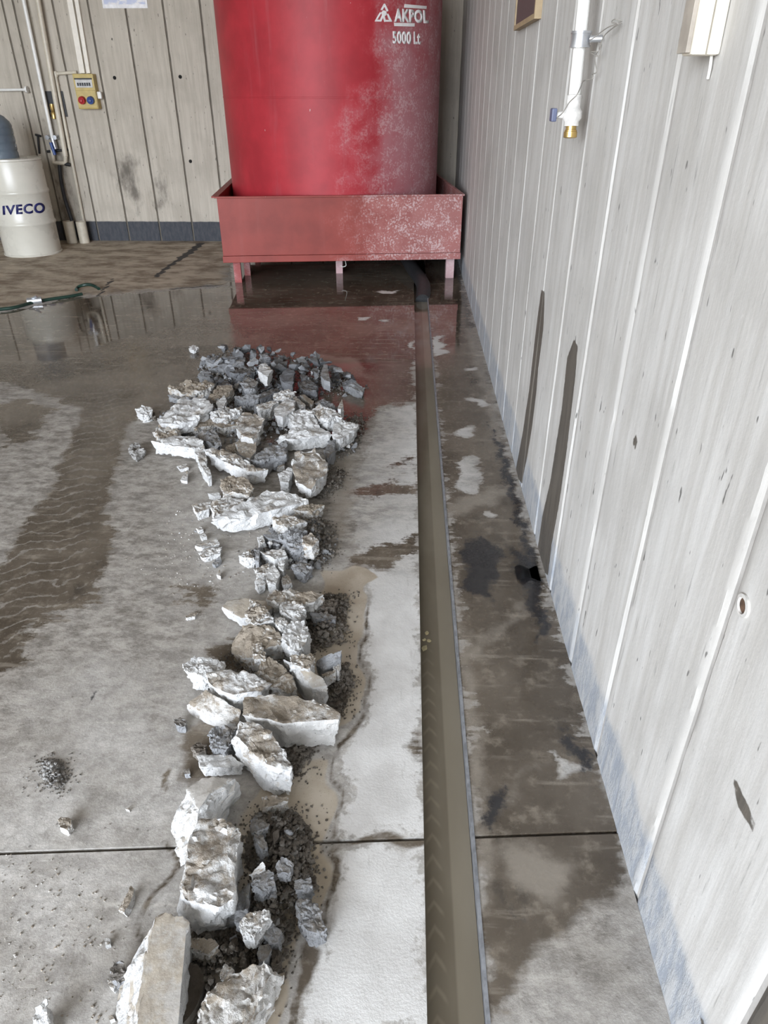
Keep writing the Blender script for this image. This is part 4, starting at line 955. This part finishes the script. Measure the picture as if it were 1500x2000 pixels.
chunk(N6, [(800,600,8),(880,640,10),(990,680,10),(1060,730,9),(1112,790,8),(1100,830,7),(1000,810,8),(900,730,8)], Wm, 'slab with grey top and bluish white side on the right', 8, [(1090,895,3),(1000,862,3),(920,815,3),(870,715,5)], .4, mat2=Sm)
chunk(N6, [(1030,605,6),(1100,570,9),(1205,537,11),(1200,580,10),(1080,678,6),(1022,645,5)], Gm, 'thin bluish grey flake tilted up out of the dark clods', 3, (), .4)
chunk(N6, h_([(1160,612),(1195,622),(1185,688),(1142,655)], 7), Wm, 'small white stone beside the tilted bluish flake', 5)
chunk(N6, h_([(1060,700),(1170,668),(1165,690),(1080,728)], 7), Tm, 'narrow tan splinter under the tilted bluish flake', 4)
chunk(N6, h_([(98,632),(170,580),(280,600),(390,610),(400,650),(300,688),(240,720),(130,685)], 7.5), Wm, 'leftmost white chunk of the middle heap', 7)
chunk(N6, h_([(262,705),(330,680),(480,680),(600,700),(718,770),(640,825),(540,830),(440,840),(330,800),(280,750)], 10), Wm, 'brown-topped chunk with thick white front edge', 8, [(280,790,6),(330,858,3),(450,922,2),(528,915,3)], .8)
chunk(N6, h_([(510,872),(620,850),(800,845),(900,870),(1120,920),(1188,970),(1180,1010),(960,1030),(800,1050),(640,1010),(505,985)], 12.5), Tm, 'large pointed block with tan front in the middle heap', 11, [(960,1088,5),(900,1130,3),(790,1165,2),(640,1060,7)], .8)
chunk(N6, [(128,905,5),(260,812,8),(330,860,8),(500,950,7),(480,1040,5),(400,1040,4),(250,985,4)], Tm, 'dark brown-topped slab with thin white left edge', 5, [(125,925,3),(330,1062,1),(470,1062,2),(230,1010,1)], .5)
chunk(N6, h_([(492,1032),(600,1040),(680,1080),(755,1160),(775,1220),(858,1330),(860,1370),(700,1340),(600,1270),(470,1130)], 13), Wm, 'largest bright white block at the foot of the middle heap', 12, [(858,1405,7),(820,1450,4),(660,1450,3),(560,1350,5),(428,1195,8)], .6)
chunk(N6, h_([(272,1100),(330,1066),(470,1070),(440,1160),(400,1235),(300,1225)], 7), Gm, 'grey-brown stone left of the largest white block', 7)
chunk(N6, h_([(190,1262),(300,1270),(430,1262),(520,1330),(430,1345),(225,1350)], 5), Wm, 'low white strip with crumbly edge in the damp patch', 4, [(220,1378,1),(430,1372,1)])
chunk(N6, h_([(152,1212),(200,1172),(262,1200),(255,1235),(190,1250)], 4), Cm, 'brown earthy clod beside the grey-brown stone', 4)
chunk(N6, h_([(1080,185),(1180,172),(1160,238),(1062,238)], 6), Cm, 'dark brown stone on the right of the head chunk', 5)
chunk(N6, h_([(975,275),(1060,265),(1170,300),(1160,325),(1000,310)], 5), Gm, 'grey edged flake in the dark clods', 4)
chunk(N6, h_([(110,300),(160,272),(200,275),(180,300),(120,310)], 1.5), Wm, 'small white flake alone left of the middle heap', 2)
# ---- upper heap
U = [
 ([(285,275),(390,245),(530,240),(540,278),(460,298),(360,302)], 8, 'tan', 'long tan-white chunk at the upper left of the far heap', 1),
 ([(280,325),(450,300),(460,330),(350,350)], 4, 'grey', 'flat grey flake below the long tan-white chunk', .7),
 ([(510,330),(570,270),(640,265),(650,290),(570,340),(530,350)], 8.5, 'tan', 'tan stone right of the long tan-white chunk', 1),
 ([(225,450),(330,352),(480,340),(535,400),(430,462),(330,482),(240,482)], 10, 'white', 'big broad pale block on the left of the far heap', .8),
 ([(555,362),(600,325),(615,350),(590,400),(560,398)], 9, 'white', 'small white upright stone beside the broad pale block', .8),
 ([(505,342),(520,335),(555,398),(540,402)], 9, 'grey', 'thin blade leaning on the broad pale block', .5),
 ([(520,430),(600,395),(695,390),(690,420),(600,452),(540,452)], 8, 'white', 'white stone in the centre left of the far heap', 1),
 ([(350,492),(430,450),(550,460),(530,490),(450,512)], 5, 'tan', 'flat tan flake below the broad pale block', .6),
 ([(550,488),(680,450),(680,488),(590,512)], 4.5, 'tan', 'flat tan slab left of the tall rounded block', .5),
 ([(675,470),(700,425),(760,420),(825,460),(800,525),(760,560),(690,550),(670,510)], 12, 'white', 'tall rounded white block at the centre of the far heap', .8),
 ([(665,590),(710,555),(780,580),(775,640),(740,685),(680,650)], 8, 'white', 'bright white piece right under the tall rounded block', .6),
 ([(200,520),(250,490),(340,495),(355,535),(290,562),(220,562)], 7, 'tan', 'squat tan-white stone at the left edge of the far heap', 1),
 ([(440,545),(560,515),(590,605),(540,615),(470,570)], 6, 'grey', 'grey-brown stone behind the long white wedge', 1),
 ([(182,580),(330,550),(440,555),(480,600),(430,620),(330,600),(240,590)], 8, 'white', 'long low white chunk at the lower left of the far heap', .8, [(200,600,5),(330,645,2),(430,660,2),(220,620,3)]),
 ([(420,620),(480,600),(500,680),(525,775),(505,782),(470,690)], 7, 'white', 'narrow white strip pointing towards the viewer', .5),
 ([(490,632),(590,620),(700,690),(840,745),(740,745),(640,720),(560,680)], 9, 'white', 'long white wedge with brown back at the front of the far heap', .7, [(510,680,5),(560,730,2),(640,770,2),(740,775,3)]),
 ([(750,690),(830,620),(950,572),(960,610),(940,655),(830,700)], 8, 'grey', 'grey curved piece right of the bright white piece', .9),
 ([(892,570),(1000,510),(1120,490),(1215,540),(1100,555),(980,570)], 8.5, 'white', 'long white blade-like slab on the right of the far heap', .7, [(980,602,4),(1100,582,4)]),
 ([(950,430),(1010,390),(1090,390),(1130,475),(1060,498),(990,485)], 10, 'white', 'white block above the long blade-like slab', .9),
 ([(1060,402),(1130,385),(1220,410),(1270,440),(1180,468),(1120,440)], 11, 'white', 'white slab lying behind the blade-like slab', .8),
 ([(1210,500),(1270,452),(1355,480),(1330,520),(1250,575),(1210,550)], 9, 'white', 'right-hand corner block of the far heap', .9),
 ([(1238,400),(1262,345),(1272,385),(1255,402)], 13, 'white', 'small upright spike at the right of the far heap', .5),
 ([(880,402),(950,340),(995,350),(990,400),(930,448),(890,440)], 11, 'white', 'tilted white stone near the middle of the far heap', .8),
 ([(880,312),(960,290),(1000,310),(960,338),(880,338)], 10, 'white', 'white stone below the dark grey chips', .9),
 ([(985,332),(1010,328),(1057,380),(1040,400)], 9, 'white', 'white sliver right of the tilted stone', .6),
 ([(1030,325),(1050,318),(1105,355),(1095,378)], 7, 'tan', 'tan sliver beside the white sliver', .6),
 ([(1110,362),(1160,340),(1230,390),(1180,400)], 6, 'grey', 'grey wedge below the dark grey chips', .8),
 ([(780,382),(850,355),(905,360),(860,398),(800,408)], 9, 'white', 'white flake above the tall rounded block', .8),
 ([(1165,650),(1190,592),(1230,572),(1220,640),(1180,680)], 7, 'grey', 'grey shard below the corner block', .8),
 ([(990,650),(1110,630),(1180,690),(1180,760),(1080,850),(1000,810),(1000,720)], 11, 'white', 'big rugged white block near the gravel tongue', .9),
 ([(905,762),(960,730),(990,742),(960,815),(915,808)], 7, 'white', 'white piece leaning on the big rugged block', .8),
 ([(580,800),(640,780),(720,790),(770,840),(740,880),(650,860),(590,865)], 9, 'tan', 'flat-topped tan block between the two long white pieces', .7),
 ([(520,930),(600,895),(690,900),(710,935),(600,975),(540,1012)], 8, 'white', 'cream rounded chunk left of the longest bright slab', .7),
 ([(545,1020),(620,972),(800,895),(850,860),(1000,880),(1070,910),(1030,925),(880,960),(700,1010)], 9, 'white', 'longest bright white slab in the heap', .7, [(545,1052,3),(700,1052,2),(880,1000,3),(1040,940,5)]),
 ([(415,942),(525,920),(515,965),(450,988)], 4, 'white', 'flat white piece left of the cream rounded chunk', .6),
 ([(505,875),(570,870),(580,888),(545,892)], 3, 'white', 'small white flake left of the flat-topped tan block', .6),
 ([(862,1010),(960,1000),(1060,1030),(960,1068),(900,1050)], 8, 'white', 'white stone just under the longest bright slab', .9),
 ([(970,962),(1080,930),(1160,940),(1100,985)], 7, 'tan', 'tan flake at the right end of the longest bright slab', .8),
 ([(910,1112),(980,1080),(1060,1085),(1050,1190),(980,1190)], 8, 'grey', 'crumbly grey lump in the small heap', 1.1),
 ([(1040,1120),(1090,1097),(1135,1140),(1100,1172),(1045,1162)], 10, 'white', 'white stone on top of the small heap', .9),
 ([(785,1112),(812,1110),(832,1150),(800,1165)], 5, 'white', 'white chip at the left of the small heap', .8),
 ([(820,1107),(905,1105),(912,1140),(850,1130)], 5, 'grey', 'smooth grey chip at the top of the small heap', .5),
 ([(680,1222),(740,1190),(772,1240),(720,1242)], 5, 'white', 'leftmost white stone of the small heap', .9),
 ([(770,1182),(800,1175),(795,1258),(775,1250)], 6, 'grey', 'narrow upright chip in the small heap', .7),
 ([(810,1202),(930,1190),(962,1230),(880,1250)], 6, 'white', 'flat white piece in the middle of the small heap', .8),
 ([(770,1302),(850,1265),(860,1320),(790,1328)], 4, 'white', 'white stone at the lower left of the small heap', .9),
 ([(830,1305),(880,1272),(915,1330),(890,1395),(842,1385)], 6, 'white', 'egg-shaped white stone at the foot of the small heap', .8),
 ([(900,1262),(940,1250),(935,1308),(910,1300)], 6, 'white', 'small white shard above the egg-shaped stone', .7),
 ([(770,1372),(810,1342),(830,1388),(790,1403)], 4, 'white', 'round white stone left of the egg-shaped stone', .9),
 ([(920,1352),(955,1330),(985,1380),(930,1393)], 4, 'white', 'white stone right of the egg-shaped stone', .8),
 ([(980,1282),(1050,1250),(1100,1290),(1060,1328),(1000,1310)], 5, 'grey', 'pale grey stone at the lower right of the small heap', .9),
 ([(430,1167),(560,1130),(570,1160),(480,1183)], 3, 'white', 'upper of two white flakes lying on the floor left of the small heap', .6),
 ([(450,1212),(500,1187),(585,1180),(580,1208),(480,1238)], 3, 'white', 'lower of two white flakes lying on the floor left of the small heap', .8),
 ([(530,1272),(570,1232),(585,1250),(550,1280)], 2, 'grey', 'little grey chip under the two white flakes', .8),
 ([(555,1332),(575,1302),(580,1343)], 2, 'white', 'lone white splinter between small and middle heap', .7),
 ([(100,402),(130,380),(195,395),(190,425),(140,438)], 5, 'white', 'white stone lying apart at the far left of the heap', .9),
 ([(150,432),(205,420),(215,442),(170,455)], 2.5, 'clod', 'dark crumb in front of the far left white stone', .9),
 ([(55,622),(100,590),(150,640),(100,675)], 3, 'clod_grey', 'grey earthy clod lying apart left of the heap', 1.2),
 ([(335,722),(390,710),(400,728),(350,740)], 2, 'white', 'flat cream pebble below the long low chunk', .6),
 ([(350,800),(395,742),(392,805)], 2, 'white', 'triangular white flake below the flat cream pebble', .5),
 ([(600,612),(660,592),(680,635),(620,640)], 4, 'tan', 'small tan stone left of the bright white piece', .9),
 ([(870,708),(920,695),(945,720),(900,728)], 3, 'tan', 'small tan pebble below the grey curved piece', .9),
 ([(400,50),(430,40),(455,55),(430,68),(405,66)], 3, 'white', 'lone white pebble beyond the heap near the floor joint', .8),
 ([(440,1070),(470,1062),(482,1078),(455,1084)], 2, 'white', 'small white crumb below the cream rounded chunk', .8),
 ([(460,1108),(490,1100),(502,1118),(470,1124)], 2, 'white', 'small crumb just above the two white flakes', .8),
 # dark far end
 ([(495,118),(560,110),(690,140),(700,158),(600,152),(500,134)], 8, 'grey', 'long pale-tipped bar along the back of the dark chips', .6),
 ([(590,106),(720,110),(715,130),(600,124)], 10, 'grey', 'small pale bar behind the long pale-tipped bar', .6),
 ([(795,155),(830,138),(870,180),(845,222),(792,185)], 14, 'white', 'white peak stone standing among the dark chips', .8),
 ([(1140,212),(1158,150),(1180,150),(1197,248),(1160,235)], 13, 'grey', 'tall pointed grey chip at the right of the dark chips', .6),
 ([(1262,242),(1320,240),(1390,280),(1380,308),(1280,270)], 5, 'grey', 'flat bluish slab at the far right tip of the heap', .6),
 ([(450,212),(480,182),(525,190),(520,225)], 5, 'grey', 'flat grey stone at the left of the dark chips', .7),
 ([(912,212),(960,170),(995,190),(985,268),(930,250)], 10, 'slate', 'dark smooth piece in the middle of the dark chips', .6),
 ([(690,250),(740,215),(790,250),(770,285),(710,285)], 9, 'grey', 'pale grey stone in front of the white peak stone', .9),
 ([(600,180),(700,160),(790,160),(770,190),(660,205)], 9, 'slate', 'dark slab under the long pale-tipped bar', .7),
 ([(1010,250),(1080,228),(1130,262),(1120,300),(1050,290)], 8, 'slate', 'dark layered piece left of the tall pointed chip', .8),
 ([(880,110),(930,105),(925,150),(890,150)], 9, 'slate', 'dark block at the back right of the dark chips', .7),
 ([(800,92),(830,88),(860,110),(820,112)], 11, 'grey', 'small pale chip at the very back of the heap', .7),
 ([(560,260),(620,230),(640,270),(590,290)], 6, 'slate', 'dark stone right of the tan stone', .9),
 ([(780,320),(900,275),(905,300),(800,345)], 7, 'slate', 'dark tilted slab below the white peak stone', .7),
 ([(650,335),(740,315),(805,318),(790,345),(700,355)], 7, 'grey', 'grey slab above the white centre-left stone', .8),
 ([(1200,210),(1250,200),(1255,230),(1210,235)], 5, 'slate', 'dark stone behind the flat bluish slab', .9),
]
for u in U:
    pts, h, mt, lab, rg = u[:5]; ex = u[5] if len(u) > 5 else ()
    chunk(N5, h_(pts, h), M[mt], lab, 7 if h > 6 else h, ex, rg)

# ---- small fragments: shared shapes, each its own object
def proto(seed, flat):
    rnd = random.Random(seed); P = []
    for _ in range(11):
        v = Vector((rnd.gauss(0, 1), rnd.gauss(0, 1), rnd.gauss(0, 1))).normalized() * rnd.uniform(.75, 1.1); P.append(Vector((v.x * rnd.uniform(.9, 1.35), v.y * .8, v.z * flat)))
    bm = rough_hull(P, seed + 200, .12, .42, .6); me = bpy.data.meshes.new('fragment'); bm.to_mesh(me); bm.free()
    for f in me.polygons: f.use_smooth = True
    me.set_sharp_from_angle(angle=math.radians(34)); return me
PRO = {}
for mt in ('slate', 'grey', 'white', 'clod', 'clod_grey', 'tan'):
    PRO[mt] = []
    for k in range(6):
        me = proto(k * 13 + len(mt), .45 if k % 2 else .7); me.materials.append(M[mt]); PRO[mt].append(me)
def inside(P, poly):
    return sd_poly(np.array([[P[0], P[1]]]), poly)[0]
def scatter(zone, z, n, smin, smax, mats, label, group, hmax, seed, slope=1.0):
    rnd = random.Random(seed); ox, oy, s = z
    poly = fpoly([(ox + x * s, oy + y * s) for x, y in zone]); xs = [p[0] for p in poly]; ys = [p[1] for p in poly]; k = 0; tries = 0
    while k < n and tries < 6000:
        tries += 1; x, y = rnd.uniform(min(xs), max(xs)), rnd.uniform(min(ys), max(ys)); d = inside((x, y), poly)
        if d <= 0: continue
        sz = smin + (smax - smin) * rnd.random() ** 1.8; mt = rnd.choice(mats)
        o = bpy.data.objects.new('rubble_fragment', rnd.choice(PRO[mt])); COL.objects.link(o)
        top = min(hmax, d * slope + .004)
        o.location = (x, y, sz * .45 + max(0, top - sz * .5) * rnd.uniform(.55, 1.0)); o.scale = (sz, sz, sz)
        o.rotation_euler = (rnd.uniform(-.7, .7), rnd.uniform(-.7, .7), rnd.uniform(0, 6.28)); tag(o, label, 'rubble', group); k += 1
FAR = [(480,130),(600,95),(850,95),(1000,130),(1190,160),(1300,230),(1385,290),(1280,330),(1050,315),(900,300),(760,330),(600,300),(450,240)]
scatter(FAR, N5, 125, .022, .055, ('slate', 'slate', 'grey'), 'small dark grey chip at the far end of the heap', 'dark chips at the far end of the heap', .11, 1)
UP_ = [(230,450),(400,330),(560,300),(1000,310),(1240,400),(1370,500),(1320,640),(1200,700),(1000,560),(800,660),(600,600),(420,600)]
scatter(UP_, N5, 45, .012, .032, ('grey', 'white', 'tan'), 'small pale fragment filling gaps of the far heap', 'pale fragments in the far heap', .05, 2)
SMH = [(860,1060),(960,1040),(1130,1030),(1200,1120),(1210,1230),(1120,1310),(980,1290),(780,1290),(700,1230),(880,1160)]
scatter(SMH, N5, 35, .010, .024, ('grey', 'clod_grey', 'white'), 'small fragment in the little heap below the longest slab', 'fragments in the little heap', .06, 3)
RT = [(1180,600),(1290,520),(1350,520),(1330,640),(1240,700),(1180,660)]
scatter(RT, N5, 16, .012, .028, ('grey', 'clod_grey'), 'small grey fragment at the right flank of the far heap', 'fragments at the right flank', .04, 4)
NG = [(860,330),(1080,300),(1170,420),(1190,600),(1200,740),(1100,880),(1050,1050),(900,1150),(650,1120),(700,1000),(820,900),(860,700),(800,560)]
scatter(NG, N7, 55, .009, .020, ('clod_grey', 'clod', 'grey'), 'small stone in the near dark gravel', 'stones in the near gravel', .07, 5)
FL = [(300,950),(700,1050),(900,1100),(700,1350),(400,1420),(200,1200)]
scatter(FL, N5, 16, .004, .009, ('white', 'grey'), 'tiny crumb strewn on the dry floor beside the heaps', 'crumbs on the dry floor', .0, 6)
# ---- dark crumbly earth and grit: nobody could count it
def grit(name, zones, n, smin, smax, mat, label, seed, hmax):
    rnd = random.Random(seed); V = []; Fc = []
    base = []
    for k in range(10):
        bm = bmesh.new(); bmesh.ops.create_icosphere(bm, subdivisions=1, radius=1.0)
        for v in bm.verts: v.co *= rnd.uniform(.55, 1.2); v.co.z *= .8
        base.append(([v.co.copy() for v in bm.verts], [[v.index for v in f.verts] for f in bm.faces])); bm.free()
    zs = [(fpoly([(ox + x * s, oy + y * s) for x, y in zn]), w) for zn, (ox, oy, s), w in zones]
    tot = sum(w for _, w in zs)
    for poly, w in zs:
        xs = [p[0] for p in poly]; ys = [p[1] for p in poly]; m = int(n * w / tot)
        Q = np.array([(rnd.uniform(min(xs) - .03, max(xs) + .03), rnd.uniform(min(ys) - .03, max(ys) + .03)) for _ in range(m * 4)])
        D = sd_poly(Q, poly); k = 0
        for (x, y), d in zip(Q, D):
            if k >= m: break
            if d < 0 and rnd.random() > .30 * math.exp(d / .02): continue
            k += 1; sz = smin + (smax - smin) * rnd.random() ** 2.5 * (1 if d > 0 else .3)
            z = sz * .5 + max(0, min(hmax, d * .9)) * rnd.uniform(.0, 1.0)
            R = Matrix.Rotation(rnd.uniform(0, 6.28), 3, 'Z') @ Matrix.Rotation(rnd.uniform(0, 3), 3, 'X'); bv, bf = rnd.choice(base); o = len(V)
            V += [tuple(R @ v * sz + Vector((x, y, z))) for v in bv]; Fc += [[i + o for i in f] for f in bf]
    me = bpy.data.meshes.new(name); me.from_pydata(V, [], Fc); me.update(); me.materials.append(mat)
    o = link(bpy.data.objects.new(name, me)); tag(o, label, 'gravel', None, 'stuff'); return o
GZ = [(NG, N7, 9), ([(1100,700),(1200,720),(1290,760),(1270,840),(1160,920),(1060,880),(1100,800)], N5, 2.5), ([(940,1040),(1130,980),(1230,1100),(1240,1220),(1150,1310),(1000,1260),(900,1150)], N5, 3),
      ([(930,150),(1080,160),(1240,150),(1260,240),(1230,330),(1240,480),(1120,520),(1000,560),(960,400),(940,260)], N6, 4.5), ([(1090,700),(1240,640),(1290,780),(1240,900),(1200,1000),(1100,900),(1080,800)], N6, 3),
      ([(760,1160),(960,1100),(1040,1100),(1000,1250),(900,1400),(860,1420),(870,1330),(800,1230)], N6, 3), ([(640,950),(1040,1080),(1020,1180),(840,1480),(860,1560),(480,1560),(480,1000)], N7, 4), ([(1250,480),(1380,420),(1400,520),(1330,640),(1250,700),(1270,560)], N5, 1.6), (FAR, N5, 4)]
grit('dark_gravel', GZ, 9000, .0028, .0105, M['clod'], 'dark crumbly earth and gravel along the right side of the heaps', 11, .055)
GZ2 = [(SMH, N5, 2), (UP_, N5, 5), (FAR, N5, 4), (NG, N7, 3), ([(280,290),(400,300),(440,420),(380,480),(290,440)], N1, 1.2), ([(400,560),(560,520),(620,640),(700,900),(500,900),(300,700)], N6, 1)]
grit('pale_grit', GZ2, 5200, .0022, .008, M['clod_grey'], 'fine grey grit scattered through and around the heaps', 12, .035)
GZ3 = [([(0,900),(500,900),(800,1200),(700,1990),(0,1990)], N1, 3), ([(0,1200),(500,1200),(900,1400),(300,1450),(0,1400)], N5, 1), ([(300,950),(700,1050),(900,1100),(700,1350),(400,1420),(200,1200)], N5, 2.2)]
grit('rubble_fines', [(UP_, N5, 5), (FAR, N5, 5), (SMH, N5, 2), ([(240,430),(560,330),(900,400),(880,560),(600,560),(260,520)], N5, 2)], 1500, .005, .019, M['grey'], 'grey splinters and fines between the larger pieces of the heaps', 14, .045)
grit('floor_crumbs', GZ3, 480, .0012, .0042, M['tan'], 'tiny crumbs strewn over the dry concrete left of the heaps', 13, .0)
